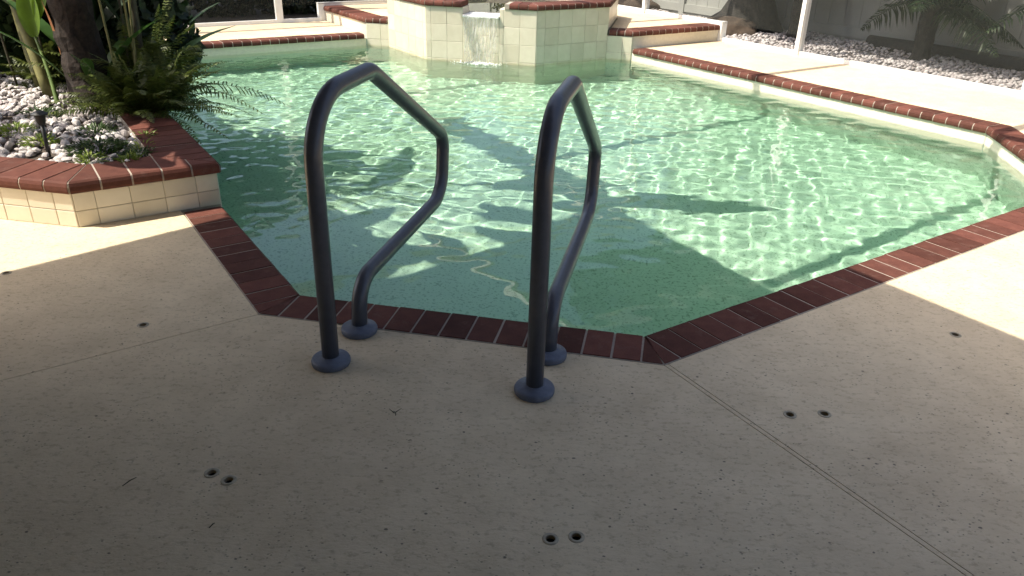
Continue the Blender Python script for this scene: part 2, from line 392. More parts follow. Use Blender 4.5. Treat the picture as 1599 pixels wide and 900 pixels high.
# ------------------------------------------------------------------ brick courses
NOSE = [(0.0, -.060), (-.004, -.045), (-.004, -.024), (.003, -.008), (.014, 0.0)]
def brick_mesh(name, a0, a1, b0, b1, depth, lift=0.0):
    prof = NOSE + [(depth, 0.0), (depth, -.060)]
    V = []; n = len(prof)
    for t_, z in prof: V.append((a0 + a1*t_, t_, z+lift))
    for t_, z in prof: V.append((b0 + b1*t_, t_, z+lift))
    Fc = [tuple(range(n-1, -1, -1)), tuple(range(n, 2*n))]
    for i in range(n): j = (i+1) % n; Fc.append((i, j, n+j, n+i))
    me = pymesh(name, V, Fc); me.materials.append(M_BRICK)
    for p in me.polygons: p.use_smooth = False
    return me
STD = {}
def course(p0, p1, z, parent, depth=COP, m0=0.0, m1=0.0, pitch=.115, skip=None):
    """bricks along p0->p1 (pool frame), nose on the right hand side; m0/m1: tangent of the mitre at each end
    (positive: the course gets longer away from the nose)."""
    a = W(*p0); b = W(*p1); d = (b-a); L = d.length; d.normalize()
    nin = Vector((-d.y, d.x, 0))
    n = max(1, round(L/pitch)); step = L/n; g = .0046
    Mx = Matrix((d, nin, Vector((0, 0, 1)))).transposed().to_4x4()
    key = (round(step, 4), depth)
    if key not in STD: STD[key] = [brick_mesh('brick', g, 0, step-g, 0, depth, l_) for l_ in (0, .0012, -.0012)]
    def put(me, x):
        if skip and skip(x+step/2): return
        o = bpy.data.objects.new('brick', me); C.objects.link(o)
        T = Matrix.Translation(a + d*x + Vector((0, 0, z)))
        o.parent = parent; o.matrix_parent_inverse = Matrix.Translation(-parent.location)
        o.matrix_basis = T @ Mx @ Matrix.Rotation(random.uniform(-.006, .006), 4, 'Z')
    for i in range(n):
        x0, x1 = i*step, (i+1)*step
        lo0, lo1 = x0, 0.0; hi0, hi1 = x1, 0.0; special = False
        if m0 < 0 and x0 < -m0*depth: special = True; lo = ('m',)
        if m1 < 0 and L-x1 < -m1*depth: special = True
        if not special: put(random.choice(STD[key]), x0); continue
        # mitred brick: clip the two sides by the mitre lines
        prof = NOSE + [(depth, 0.0), (depth, -.060)]
        V = []; ok = False
        ts = sorted(set([t_ for t_, _ in prof]))
        tmax = depth
        if m0 < 0: tmax = min(tmax, (x1-2*g)/(-m0))
        if m1 < 0: tmax = min(tmax, (L-x0-2*g)/(-m1))
        if tmax < .03: continue
        # cut depth where the mitre crosses the side
        cuts = [.014]
        if m0 < 0 and 0 < (x0)/(-m0) < tmax: cuts.append(x0/(-m0))
        if m1 < 0 and 0 < (L-x1)/(-m1) < tmax: cuts.append((L-x1)/(-m1))
        cuts = sorted(c for c in cuts if c >= .014) + [tmax]
        m = len(cuts); top = NOSE[:-1] + [(c, 0.0) for c in cuts]; bot = [(c, -.060) for c in cuts]
        A = []; B = []
        for t_, zz in top + bot:
            l_ = max(x0, -m0*max(t_, 0) if m0 < 0 else x0) + g
            h_ = min(x1, L + m1*max(t_, 0) if m1 < 0 else x1) - g
            if h_ < l_ + .001: h_ = l_ + .001
            A.append((l_-x0, t_, zz)); B.append((h_-x0, t_, zz))
        k = len(A); n0 = len(NOSE)-1; nt = len(top)
        Fc = [(q, q+1, k+q+1, k+q) for q in range(nt-1)]                        # top and nose
        sides = [tuple(range(n0+1)) + (nt,)] + [(n0+q, n0+q+1, nt+q+1, nt+q) for q in range(m-1)]
        Fc += [tuple(reversed(f)) for f in sides] + [tuple(k+q for q in f) for f in sides]
        Fc.append((nt-1, nt+m-1, k+nt+m-1, k+nt-1))                            # back
        me = pymesh('brick', A+B, Fc); me.materials.append(M_BRICK); put(me, x0)
    for m_, x, sgn in ((m0, 0, -1), (m1, L, 1)):
        if m_ > .05:
            if sgn > 0: me = brick_mesh('brick', g, 0, g+.001, m_-2*g/depth, depth)
            else: me = brick_mesh('brick', -g-.001, -(m_-2*g/depth), -g, 0, depth)
            put(me, x)
    # mortar bed under and between the bricks
    if not skip:
        ins = .0028; prof = [(t_+ins, z_) for t_, z_ in NOSE[:-1]] + [(.015, -ins), (depth+.004, -ins), (depth+.004, -.058)]
        prof[0] = (ins, -.058)
        V = []; k = len(prof)
        for t_, z_ in prof: V.append((.001 - m0*max(t_, 0), t_, z_))
        for t_, z_ in prof: V.append((L-.001 + m1*max(t_, 0), t_, z_))
        Fc = [tuple(range(k-1, -1, -1)), tuple(range(k, 2*k))] + [(q, (q+1) % k, k+(q+1) % k, k+q) for q in range(k)]
        me = pymesh('mortar_bed', V, Fc); me.transform(Matrix.Translation(a + Vector((0, 0, z))) @ Mx)
        link('mortar_bed', me, M_MORTAR, parent)
T22 = math.tan(R(22.5))

# ------------------------------------------------------------------ ground
pool_wall = offset(POOL, .02)
GRASS = simple('sandy lawn', (.075, .085, .035), .95, .4, 8, .3)
g_out = [(-80, -60), (80, -60), (80, 120), (-80, 120)]
me = filled('ground', [wxy(g_out), wxy(offset(POOL, .05))], -.16, -.13)
link('ground', me, GRASS, kind='structure')

# pool basin
pool = empty('swimming_pool', W(0, 0, 0), label='green tinted swimming pool edged with red brick coping', cat='swimming pool')
mb = MB(); P = wxy(pool_wall); n = len(P)
Po = wxy(offset(POOL, .06))
for i in range(n):
    j = (i+1) % n
    mb.add([(*P[i], FLOOR), (*P[j], FLOOR), (*P[j], -.055), (*P[i], -.055), (*Po[j], -.055), (*Po[i], -.055)], [(0, 3, 2, 1), (3, 5, 4, 2)])
walls = mb.build('basin_wall', M_PLASTER, pool)
def floor_z(u, v):                             # the floor slopes up towards the entry side at the left
    q = np.clip((u+v)/1.414/1.9, 0, 1); return FLOOR + .22*(1-q*q*(3-2*q))
gu = np.arange(-5.2, 4.3, .10); gv = np.arange(-.2, 7.6, .10); GU, GV = np.meshgrid(gu, gv)
kp = inside(offset(POOL, .10), GU[:-1, :-1]+.05, GV[:-1, :-1]+.05); GZ = floor_z(GU, GV)
V = [W(u, v, z) for u, v, z in zip(GU.ravel(), GV.ravel(), GZ.ravel())]; nx = len(gu)
Fc = [(j*nx+i, j*nx+i+1, (j+1)*nx+i+1, (j+1)*nx+i) for j, i in zip(*np.nonzero(kp))]
me = pymesh('basin_floor', V, Fc); bm = bmesh.new(); bm.from_mesh(me); bmesh.ops.delete(bm, geom=[v for v in bm.verts if not v.link_faces], context='VERTS'); bm.to_mesh(me); bm.free()
flo = link('basin_floor', me, M_PLASTER, pool, True)
# entry step along the front edge
st = [(-.02, -.02), (1.49, -.02), (1.36, .14), (1.05, .25), (.70, .31), (.35, .28), (.08, .13)]
me = filled('entry_step', [wxy(st)], FLOOR+.001, -.42); stp = link('entry_step', me, M_PLASTER, pool); bevel(stp, .03, 3)

# coping bricks of the pool
c = lambda a, b, m0, m1: course(a, b, 0.004, pool, COP, m0, m1)
# the course runs with the pool on its right hand side
c((1.47, 0), (0, 0), T22, T22)
c((0, 0), (-.90, .90), T22, 0)
c((4.08, 2.61), (1.47, 0), T22, T22)
c((4.08, 4.24), (4.08, 2.61), T22, T22)
c((.96, 7.36), (4.08, 4.24), 0, T22)
c((-4.99, 4.99), (-2.62, 7.36), 0, 0)
# white waterline band below the coping (smooth tile)
bands = []
for a, b in (((4.08, 4.24), (.94, 7.38)), ((4.08, 2.61), (4.08, 4.24)), ((-2.6, 7.38), (-4.99, 4.99)), ((1.47, 0), (4.08, 2.61))):
    a = W(*a); b = W(*b); d = (b-a).normalized(); nn = Vector((d.y, -d.x, 0)); mb = MB()
    A = a + nn*.016; B = b + nn*.016
    mb.add([(A.x, A.y, -.34), (B.x, B.y, -.34), (B.x, B.y, -.054), (A.x, A.y, -.054)], [(0, 3, 2, 1)])
    bands.append(mb.build('waterline_band', M_STUCCO, pool))

# ------------------------------------------------------------------ water
def water_height(u, v):
    z = np.zeros_like(u); r = np.random.default_rng(5)
    for k in range(64):
        lam = math.exp(r.uniform(math.log(.072), math.log(.26))); kk = 2*math.pi/lam
        th = r.uniform(0, 2*math.pi); slope = .0088*(lam/.2)**.9*r.uniform(.5, 1.4)
        z += slope/kk*np.sin(kk*(u*math.cos(th)+v*math.sin(th)) + r.uniform(0, 6.28) + .6*np.sin(1.3*u+.9*v+k))
    d = np.hypot(u+.79, v-6.45)
    amp = .62 + .50*np.exp(-((d-2.5)/2.4)**2)          # livelier below the falling water
    calm = np.clip((v - .1 + np.abs(u-.8)*.3)/2.2, .22, 1)
    z *= amp*calm
    z += .0014*np.exp(-d/1.4)*np.sin(2*math.pi*d/.15)
    return z
DU = .0155
us = np.arange(-5.4, 4.3, DU); vs = np.arange(-.1, 7.6, DU)
Ug, Vg = np.meshgrid(us, vs); Zg = WZ + water_height(Ug, Vg)
keep = inside(offset(POOL, .035), Ug[:-1, :-1]+DU/2, Vg[:-1, :-1]+DU/2)
ny, nx = Ug.shape
idx = np.arange(nx*ny).reshape(ny, nx)
quads = np.stack([idx[:-1, :-1], idx[:-1, 1:], idx[1:, 1:], idx[1:, :-1]], -1)[keep]
used = np.unique(quads); remap = -np.ones(nx*ny, int); remap[used] = np.arange(len(used)); quads = remap[quads]
X = OX + Ug*CB - Vg*SB; Y = OY + Ug*SB + Vg*CB
co = np.stack([X, Y, Zg], -1).reshape(-1, 3)[used]
me = bpy.data.meshes.new('pool_water')
me.vertices.add(len(co)); me.vertices.foreach_set('co', co.astype(np.float32).ravel())
me.loops.add(quads.size); me.loops.foreach_set('vertex_index', quads.ravel().astype(np.int32))
me.polygons.add(len(quads)); me.polygons.foreach_set('loop_start', np.arange(0, quads.size, 4, dtype=np.int32))
me.polygons.foreach_set('loop_total', np.full(len(quads), 4, dtype=np.int32)); me.update(); me.validate()
water = link('pool_water', me, M_WATER, smooth=True, kind='structure')
water.cycles.is_caustics_caster = True
def volume_material(name, density, col):
    m = bpy.data.materials.new(name); m.use_nodes = True; t = m.node_tree; t.nodes.clear()
    o = t.nodes.new('ShaderNodeOutputMaterial'); a = t.nodes.new('ShaderNodeVolumeAbsorption')
    a.inputs['Density'].default_value = density; a.inputs['Color'].default_value = (*col, 1)
    t.links.new(a.outputs[0], o.inputs['Volume']); return m
M_TINT = volume_material('green water body', .35, (.14, .82, .48))
body = link('water_body', filled('water_body', [wxy(offset(POOL, .04))], FLOOR-.12, WZ+.018), M_TINT, water)
for o in [walls, flo, stp] + bands: o.cycles.is_caustics_receiver = True
# ------------------------------------------------------------------ deck
deck = empty('pool_deck', W(0, -1, 0), kind='structure')
OUT = offset(POOL, COP+.006)
oCL = OUT[0]; oCR = OUT[1]
def line_to(p, q, L): d = (Vector(q)-Vector(p)).normalized(); return tuple(Vector(p)+d*L)
JL = line_to(oCL, (-.7054, -.8725), 14); JR = line_to(oCR, (2.3461, -1.0641), 14)
def circ(c_, r_, n=20): return [(c_[0]+r_*math.cos(2*math.pi*k/n), c_[1]+r_*math.sin(2*math.pi*k/n)) for k in range(n)]
ANCH = [(-1.46, 2.64, 'shade', 'lone dark deck anchor cup in the shade left of the handrails'),
        (-.87, 1.77, '', 'left cup of the deck anchor pair at lower left of the deck'),
        (-.81, 1.74, '', 'right cup of the deck anchor pair at lower left of the deck'),
        (.12, 1.54, '', 'left cup of the deck anchor pair nearest the camera in the middle'),
        (.19, 1.55, '', 'right cup of the deck anchor pair nearest the camera in the middle'),
        (.95, 2.14, '', 'left cup of the deck anchor pair right of the double joint'),
        (1.07, 2.15, '', 'right cup of the deck anchor pair right of the double joint'),
        (1.81, 2.73, '', 'lone deck anchor cup near the shade line at right'),
        (-2.27, 3.08, '', 'lone deck anchor cup in the sunlit patch by the planter')]
RA = .0165
def topf(x, y):                               # world -> pool frame
    dx, dy = x-OX, y-OY; return (dx*CB+dy*SB, -dx*SB+dy*CB)
APF = [topf(a[0], a[1]) for a in ANCH]
nrmL = Vector((JL[1]-oCL[1], -(JL[0]-oCL[0]))).normalized()
nrmR = Vector((JR[1]-oCR[1], -(JR[0]-oCR[0]))).normalized()
def shift(p, n_, d): return (p[0]+n_.x*d, p[1]+n_.y*d)
def seg_side(p, a, b): return (b[0]-a[0])*(p[1]-a[1])-(b[1]-a[1])*(p[0]-a[0])
# decide the sides once
cen = ((oCL[0]+oCR[0])/2, -3)
sL = 1 if seg_side(cen, oCL, JL)*seg_side(shift(oCL, nrmL, .1), oCL, JL) > 0 else -1
sR = 1 if seg_side(cen, oCR, JR)*seg_side(shift(oCR, nrmR, .1), oCR, JR) > 0 else -1
def jl(p, d): return shift(p, nrmL, sL*d)
def jr(p, d): return shift(p, nrmR, sR*d)
front = [jl(oCL, .002), jl(JL, .002), (-4, -18), (8, -18), jr(JR, .002), jr(oCR, .002)]
strip = [jr(oCR, -.0015), jr(JR, -.0015), jr(JR, -.0165), jr(oCR, -.0165)]
right = [jr(oCR, -.020), jr(JR, -.020), (16, -12), (16, -5.4), (2.08, 8.52), (1.092, 7.532), OUT[3], OUT[2]]
left = [jl(oCL, -.002), (-1.081, .779), (-1.43, .43), (-6.5, .43), (-12, .43), (-14, -8), jl(JL, -.002)]
back = [(-2.752, 7.532), (-3.74, 8.52), (-9.0, 3.26), (-5.2, 3.31), (-5.2, 5.10)]
for poly in (front, strip, right, left, back):
    loops = [wxy(poly)]
    for a in APF:
        if inside(poly, np.array([a[0]]), np.array([a[1]]))[0]: loops.append(wxy(circ(a, RA)))
    o = link('slab', filled('slab', loops, -.125, 0.0), M_DECK, deck)

for (x, y, _, lb) in ANCH:
    a = empty('deck_anchor', (x, y, 0), label=lb, cat='deck anchor', group='deck anchor cups in the pool deck')
    mb = MB(); prof = []
    mb.lathe((x, y, 0), [(RA-.001, -.05), (RA-.001, 0.0015), (RA-.004, .0015), (RA-.004, -.045)], 20)
    mb.f = mb.f[:-2]
    rb = MB(); rb.lathe((x, y, 0), [(RA-.003, -.002), (RA+.006, -.002), (RA+.006, .0012), (RA+.002, .0026), (RA-.003, .0018)], 20)
    rb.f = rb.f[:-2]
    rb.build('rim', M_RIM, a, True)
    cu = MB(); cu.lathe((x, y, 0), [(RA-.002, -.034), (RA-.002, -.012), (RA-.0035, -.012), (RA-.0035, -.033)], 20)
    cu.build('cup', M_CUP, a)

# ------------------------------------------------------------------ raised terrace round the spa
terr = empty('raised_terrace', W(1.5, 8.2, 0), label='low raised terrace with brick edge beside the spa', cat='terrace')
ZT = .205
tpoly = [(.64, 7.40), (.93, 7.40), (2.07, 8.54), (-.83, 11.44), (-3.73, 8.54), (-2.59, 7.40), (-2.30, 7.40), (-2.30, 8.75), (-1.52, 9.53), (-.14, 9.53), (.64, 8.75)]
link('terrace_slab', filled('terrace_slab', [wxy(tpoly)], -.3, ZT-.062), M_STUCCO, terr)
dpoly = [(.64, 7.68), (.80, 7.68), (1.87, 8.75), (-.83, 11.44), (-3.53, 8.75), (-2.46, 7.68), (-2.30, 7.68), (-2.30, 8.75), (-1.52, 9.53), (-.14, 9.53), (.64, 8.75)]
link('terrace_deck', filled('terrace_deck', [wxy(dpoly)], ZT-.0615, ZT-.004), M_DECK, terr)
course((.64, 7.385), (.94, 7.385), ZT, terr, .29, 0, -T22)
course((.94, 7.385), (2.05, 8.495), ZT, terr, .29, -T22, 0)
course((-2.6, 7.385), (-2.30, 7.385), ZT, terr, .29, -T22, 0)
course((-3.71, 8.495), (-2.6, 7.385), ZT, terr, .29, 0, -T22)
TS = .2
def tiles(a, b, z0, z1, tw, th, parent, out=.006, skip=None, name='tile', x0=0.0, gap=.0028):
    """individual tiles on the wall a->b (pool frame), outside on the right hand side"""
    A = W(*a); B = W(*b); d = B-A; L = d.length; d.normalize(); nn = Vector((d.y, -d.x, 0))
    xs = [0.0]; x = x0 if x0 > 0 else tw
    while x < L-.02: xs.append(x); x += tw
    xs.append(L)
    zs = []; z = z1
    while z > z0+.02: zs.append(z); z -= th
    zs.append(z0)
    for i in range(len(xs)-1):
        for k in range(len(zs)-1):
            p, q, t1, t0 = xs[i]+gap/2, xs[i+1]-gap/2, zs[k]-gap/2, zs[k+1]+gap/2
            if skip and skip((p+q)/2, (t0+t1)/2): continue
            e = .003; o = out + random.uniform(-.0008, .0008); V = []
            for (xx, zz, dd) in ((p, t0, -.01), (q, t0, -.01), (q, t1, -.01), (p, t1, -.01), (p, t0, o-e*.6), (q, t0, o-e*.6), (q, t1, o-e*.6), (p, t1, o-e*.6), (p+e, t0+e, o), (q-e, t0+e, o), (q-e, t1-e, o), (p+e, t1-e, o)):
                w_ = A + d*xx + nn*dd; V.append((w_.x, w_.y, zz))
            Fc = [(8, 9, 10, 11)] + [(4+s, 4+(s+1) % 4, 8+(s+1) % 4, 8+s) for s in range(4)] + [(s, (s+1) % 4, 4+(s+1) % 4, 4+s) for s in range(4)]
            o_ = link(name, pymesh(name, V, Fc), M_TILE, parent)
            o_.cycles.is_caustics_receiver = True
tiles((.62, 7.392), (.94, 7.392), -.35, ZT-.062, .2, .2, terr, .004)
tiles((-2.6, 7.392), (-2.28, 7.392), -.35, ZT-.062, .2, .2, terr, .004)

# ------------------------------------------------------------------ spa
spa = empty('raised_spa', W(MID, 8.06, 0), label='raised octagonal spa of cream tile with brick rim spilling water', cat='spa')
ZS = .545; SW = .30; ZL = .40                                     # rim top, wall width, spill lip
NL, NR = -1.05, -.60                                              # spill notch along u
inner = offset(SPA, -SW)
def ring_prism(mb, o, i, z0, z1, skip=()):
    n = len(o)
    for k in range(n):
        if k in skip: continue
        j = (k+1) % n
        mb.prism([W(*p)[:2] for p in (o[k], o[j], i[j], i[k])], z0, z1)
mb = MB(); ring_prism(mb, SPA, inner, FLOOR, ZS-.063, skip=(7,))
f0, f1 = SPA[7], SPA[0]; i0, i1 = inner[7], inner[0]
mb.prism([W(*p)[:2] for p in (f0, (NL, 6.61), (NL, 6.61+SW), i0)], FLOOR, ZS-.063)
mb.prism([W(*p)[:2] for p in ((NL, 6.61), (NR, 6.61), (NR, 6.61+SW), (NL, 6.61+SW))], FLOOR, ZL-.03)
mb.prism([W(*p)[:2] for p in ((NR, 6.61), f1, i1, (NR, 6.61+SW))], FLOOR, ZS-.063)
shell = mb.build('spa_wall', M_SPAGROUT, spa)
link('spa_floor', filled('spa_floor', [wxy(inner)], -.5, -.45), M_PLASTER, spa)
lip = MB(); lip.box(W((NL+NR)/2, 6.60+SW/2, ZL-.012), wdir(0)*((NR-NL)/2-.002), wdir(90)*(SW/2+.025), (0, 0, .014))
lp = lip.build('spill_lip', M_WHITE, spa); bevel(lp, .006, 2)
def notch(x, z): return (-1.51+x > NL-.02 and -1.51+x < NR+.02 and z > ZL-.02)
ztop = ZS-.063
n8 = len(SPA)
for k in range(n8):
    a, b = SPA[k], SPA[(k+1) % n8]
    if k in (2, 3, 4): 
        continue
    z0 = -.75 if k in (7, 0, 6) else ZT
    if k == 7:
        tiles(a, (NL, 6.61), z0, ztop, .2, .2, spa, x0=.06)
        tiles((NL, 6.61), (NR, 6.61), z0, ZL-.03, .2, .2, spa, x0=.14)
        tiles((NR, 6.61), b, z0, ztop, .2, .2, spa, x0=.05)
    else: tiles(a, b, z0, ztop, .2, .2, spa, x0=.12 if k == 0 else 0)
shell.cycles.is_caustics_receiver = True
# brick rim (nose outwards, so the course runs clockwise seen from above)
for k in range(n8):
    a, b = SPA[k], SPA[(k+1) % n8]
    a_, b_ = [tuple(Vector(offset(SPA, .022)[q])) for q in (k, (k+1) % n8)]
    sk = (lambda x: (NL-.06 < a_[0]+x < NR+.06)) if k == 7 else None
    course(a_, b_, ZS, spa, SW+.022, -T22, -T22, skip=sk)
mb = MB()
o, i = offset(SPA, .012), offset(SPA, -SW+.006)
mb.prism([W(*p)[:2] for p in (o[7], (NL-.06, o[7][1]), (NL-.06, i[7][1]), i[7])], ZS-.0625, ZS-.005)
mb.prism([W(*p)[:2] for p in ((NR+.06, o[0][1]), o[0], i[0], (NR+.06, i[0][1]))], ZS-.0625, ZS-.005)
mb.build('mortar_bed', M_MORTAR, spa)
# water in the spa, over the lip and down in one sheet
sw = link('spa_water', filled('spa_water', [wxy(offset(inner, .01))], -.40, ZL+.012), M_WATER, kind='structure')
mb = MB(); rows = 26; cols = 60; V = []; Fc = []
rr = np.random.default_rng(3)
ph = rr.uniform(0, 6.28, 12)
for r_ in range(rows+1):
    t_ = r_/rows
    if t_ < .15: z = ZL+.010 - .004*t_/.15; out = .27-(t_/.15)*.30
    else:
        q = (t_-.15)/.85; z = ZL+.006 - q*(ZL+.006-WZ+.01); out = -.03-.055*math.sqrt(q)
    for k in range(cols+1):
        s_ = k/cols; uu = NL+.012 + (NR-NL-.024)*s_
        wob = 0
        if t_ > .15:
            q = (t_-.15)/.85
            uu += (s_-.5)*(-.05*q) + .006*math.sin(s_*40+q*9+ph[0])*q
            wob = .007*q**.5*math.sin(s_*52+ph[1]+2.2*math.sin(q*11+s_*9)) + .005*q*math.sin(s_*97+ph[2]-q*23) + .005*q*math.sin(s_*23+q*31)
        p = W(uu, 6.61+out+wob, z); V.append((p.x, p.y, p.z))
for r_ in range(rows):
    for k in range(cols): i_ = r_*(cols+1)+k; Fc.append((i_, i_+cols+1, i_+cols+2, i_+1))
mb.add(V, Fc); wf = mb.build('waterfall', M_FALL, None, True, label='thin sheet of water spilling over the spa lip into the pool', cat='waterfall')

mb = MB(); rr = np.random.default_rng(9)
def droplet(mb, p, r_):
    mb.add([p+Vector(q)*r_ for q in ((1, 0, 0), (0, 1, 0), (-1, 0, 0), (0, -1, 0), (0, 0, 1), (0, 0, -.6))], [(0, 1, 4), (1, 2, 4), (2, 3, 4), (3, 0, 4), (1, 0, 5), (2, 1, 5), (3, 2, 5), (0, 3, 5)])
for k in range(420):
    u = rr.normal((NL+NR)/2, .13); v = 6.53 - abs(rr.normal(0, .06)); droplet(mb, W(u, v, WZ + .004 + abs(rr.normal(0, .012))), rr.uniform(.003, .010))
mb.build('foam', M_WHITEWATER, wf, True, kind='stuff')

# ------------------------------------------------------------------ planter
pl = empty('raised_planter', W(-1.43, .43, 0), label='cream tiled raised planter with brick cap at left of pool', cat='planter')
ZP = .245; pin = offset(PLANT, -.20)
mb = MB()
for k in range(len(PLANT)):
    j = (k+1) % len(PLANT)
    mb.prism([W(*p)[:2] for p in (PLANT[k], PLANT[j], pin[j], pin[k])], -1.2 if k == 2 else -.13, ZP-.063)
mb.build('planter_wall', M_GROUT, pl)
po = offset(PLANT, .022)
for k, (ma, mb_) in {0: (0, -T22), 1: (-T22, -1.0), 2: (-1.0, 0)}.items():
    course(po[k], po[k+1], ZP, pl, .29, ma, mb_, pitch=.14 if k != 2 else .115)
tiles(PLANT[0], PLANT[1], .0, ZP-.063, .155, .095, pl)
tiles(PLANT[1], PLANT[2], .0, ZP-.063, .165, .095, pl, x0=.10)
tiles(PLANT[2], PLANT[3], -.5, ZP-.063, .155, .155, pl)
# ------------------------------------------------------------------ handrails
def rounded(path, rad, seg=9):
    P = [Vector(p) for p in path]; out = [P[0]]
    for i in range(1, len(P)-1):
        r_ = rad[i-1] if isinstance(rad, list) else rad
        a = (P[i-1]-P[i]); b = (P[i+1]-P[i]); la, lb = a.length, b.length; a.normalize(); b.normalize()
        th = a.angle(b); t_ = min(r_/math.tan(th/2), la*.49, lb*.49)
        r2 = t_*math.tan(th/2); c_ = P[i] + (a+b).normalized()*(r2/math.sin(th/2))
        s0 = P[i]+a*t_-c_; s1 = P[i]+b*t_-c_; ang = s0.angle(s1); ax = s0.cross(s1).normalized()
        for k in range(seg+1): out.append(c_ + Matrix.Rotation(ang*k/seg, 3, ax) @ s0)
    out.append(P[-1]); return out
RS = [0, .0, .486, 1.285, 1.262, .272, .250]; RZ = [.004, .955, .985, .525, .234, .208, .004]
RS = [0, .012, .486, 1.291, 1.254, .276, .247]; RZ = [.004, .960, .972, .525, .234, .208, .004]
for bx, by, an, lb in ((-.657, 2.393, R(76.3615), 'grey tubular pool handrail at left, nearer the planter'),
                       (.087, 2.238, R(77.1211), 'grey tubular pool handrail at right, nearer the double joint')):
    h = empty('handrail', (bx, by, 0), label=lb, cat='handrail', group='pair of handrails at the pool edge')
    d = Vector((math.cos(an), math.sin(an), 0)); b0 = Vector((bx, by, 0))
    path = [b0 + d*s_ + Vector((0, 0, z)) for s_, z in zip(RS, RZ)]
    mb = MB(); mb.tube(rounded(path, [.22, .11, .10, .15, .16], 10), .0308, 20)
    mb.build('tube', M_RAIL, h, True)
    for p in (path[0], path[-1]):
        fb = MB(); fb.lathe((p.x, p.y, 0), [(.060, .0005), (.069, .002), (.071, .008), (.071, .018), (.068, .024), (.062, .027), (.040, .029), (.034, .034), (.029, .036)], 32)
        smooth_by_angle(fb.build('flange', M_FLANGE, h), 40)

# ------------------------------------------------------------------ house behind the camera (roof shades the near deck)
hs = empty('house', W(1.5, -5, 0), label='house whose roof edge shades the near pool deck', cat='house')
AP = Vector((-.99, 1.99)); dR = Vector((1, -1)).normalized(); dL = Vector((-.56, -.83)).normalized()
rp = [AP, AP+dL*11, Vector((2, -13)), AP+dR*11]
mb = MB(); mb.prism([W(*p)[:2] for p in rp], 2.60, 2.72); mb.build('roof', M_ROOF, hs)
mb = MB()
for dd in (dL, dR):
    a = W(*(AP+dd*.02), 2.57); b = W(*(AP+dd*11), 2.57); mb.beam(a, b, .03, .16)
mb.build('fascia', M_FASCIA, hs)
mb = MB()
A_, B_ = W(-2.2, -2.6), W(5.2, -9.6); dv = (B_-A_).normalized(); nv = Vector((-dv.y, dv.x, 0))
mb.prism([p[:2] for p in (A_, A_-nv*.2, B_-nv*.2, B_)], -.1, 2.6); mb.build('wall', M_WALL, hs)
mb = MB(); mb.prism([(-2.75, -3.2), (-2.55, -3.2), (-2.55, 2.3), (-2.75, 2.3)], -.1, 2.55); mb.build('wall', M_WALL, hs)  # added wing wall out of view, blocks sky light over the lower left deck

# ------------------------------------------------------------------ screen enclosure
en = empty('screen_enclosure', W(3, 7.6, 0), label='white framed insect screen enclosure standing round the pool deck', cat='pool enclosure')
HB = 2.6
def post(u, v, z0=0.0):
    mb = MB(); c_ = W(u, v); mb.box((c_.x, c_.y, (z0+HB)/2), wdir(45)*.05, wdir(135)*.026, (0, 0, (HB-z0)/2)); mb.build('post', M_WHITE, en)
def rail(a, b, z, w_, h_, name):
    mb = MB(); mb.beam(W(*a, z), W(*b, z), w_, h_); mb.build(name, M_WHITE, en)
rp_ = [(.98, 9.62, ZT), (2.98, 7.62, 0), (4.88, 5.72, 0), (6.78, 3.82, 0), (8.68, 1.92, 0)]
for u, v, z0 in rp_: post(u, v, z0)
lp_ = [(-4.16, 7.99, 0), (-5.95, 6.20, 0), (-2.3, 9.85, ZT)]
for u, v, z0 in lp_: post(u, v, z0)
post(-.83, 11.40, ZT)
rail((2.09, 8.51), (10.4, .20), .022, .05, .05, 'base_rail'); rail((-.83, 11.43), (2.05, 8.55), ZT+.022, .05, .05, 'base_rail')
rail((-3.72, 8.43), (-8.6, 3.55), .022, .05, .05, 'base_rail'); rail((-.87, 11.36), (-3.72, 8.51), ZT+.022, .05, .05, 'base_rail')
for u, v in ((2.075, 8.525), (-3.73, 8.47)):
    mb = MB(); c_ = W(u, v); mb.box((c_.x, c_.y, ZT/2+.022), wdir(45)*.05, wdir(135)*.035, (0, 0, ZT/2+.026)); mb.build('rail_riser', M_WHITE, en)
rail((-.83, 11.43), (10.4, .20), HB, .06, .11, 'eave_beam'); rail((-.87, 11.38), (-8.6, 3.55), HB, .06, .11, 'eave_beam')
rail((-2.6, 8.40), (5.0, .8), HB, .09, .07, 'purlin')
for k in (8.4, 4.55, .87, -2.96):
    u1 = (10.6-k)/2; u0 = (1.1-k)/2; rail((u0, u0+k), (u1, u1+k), HB+.07, .075, .10, 'roof_beam')
rail((-.95, 2.0), (-2.85, 3.90), HB+.02, .30, .10, 'carrier_beam'); rail((-2.2, .25), (-6.4, 4.45), HB+.02, .34, .10, 'carrier_beam')
def panel(a, b, z0):
    A = W(*a); B = W(*b); link('screen_panel', pymesh('screen_panel', [(A.x, A.y, z0), (B.x, B.y, z0), (B.x, B.y, HB), (A.x, A.y, HB)], [(0, 1, 2, 3)]), M_SCREEN, en)
for (a, b) in zip(rp_[:-1], rp_[1:]): panel(a[:2], b[:2], .05 if b[0] > 2.99 else .23)
panel((-.83, 11.4), rp_[0][:2], .23); panel((-4.16, 7.99), (-5.95, 6.2), .05); panel((-5.95, 6.2), (-8.6, 3.55), .05); panel((-4.16, 7.99), (-2.3, 9.85), .23)

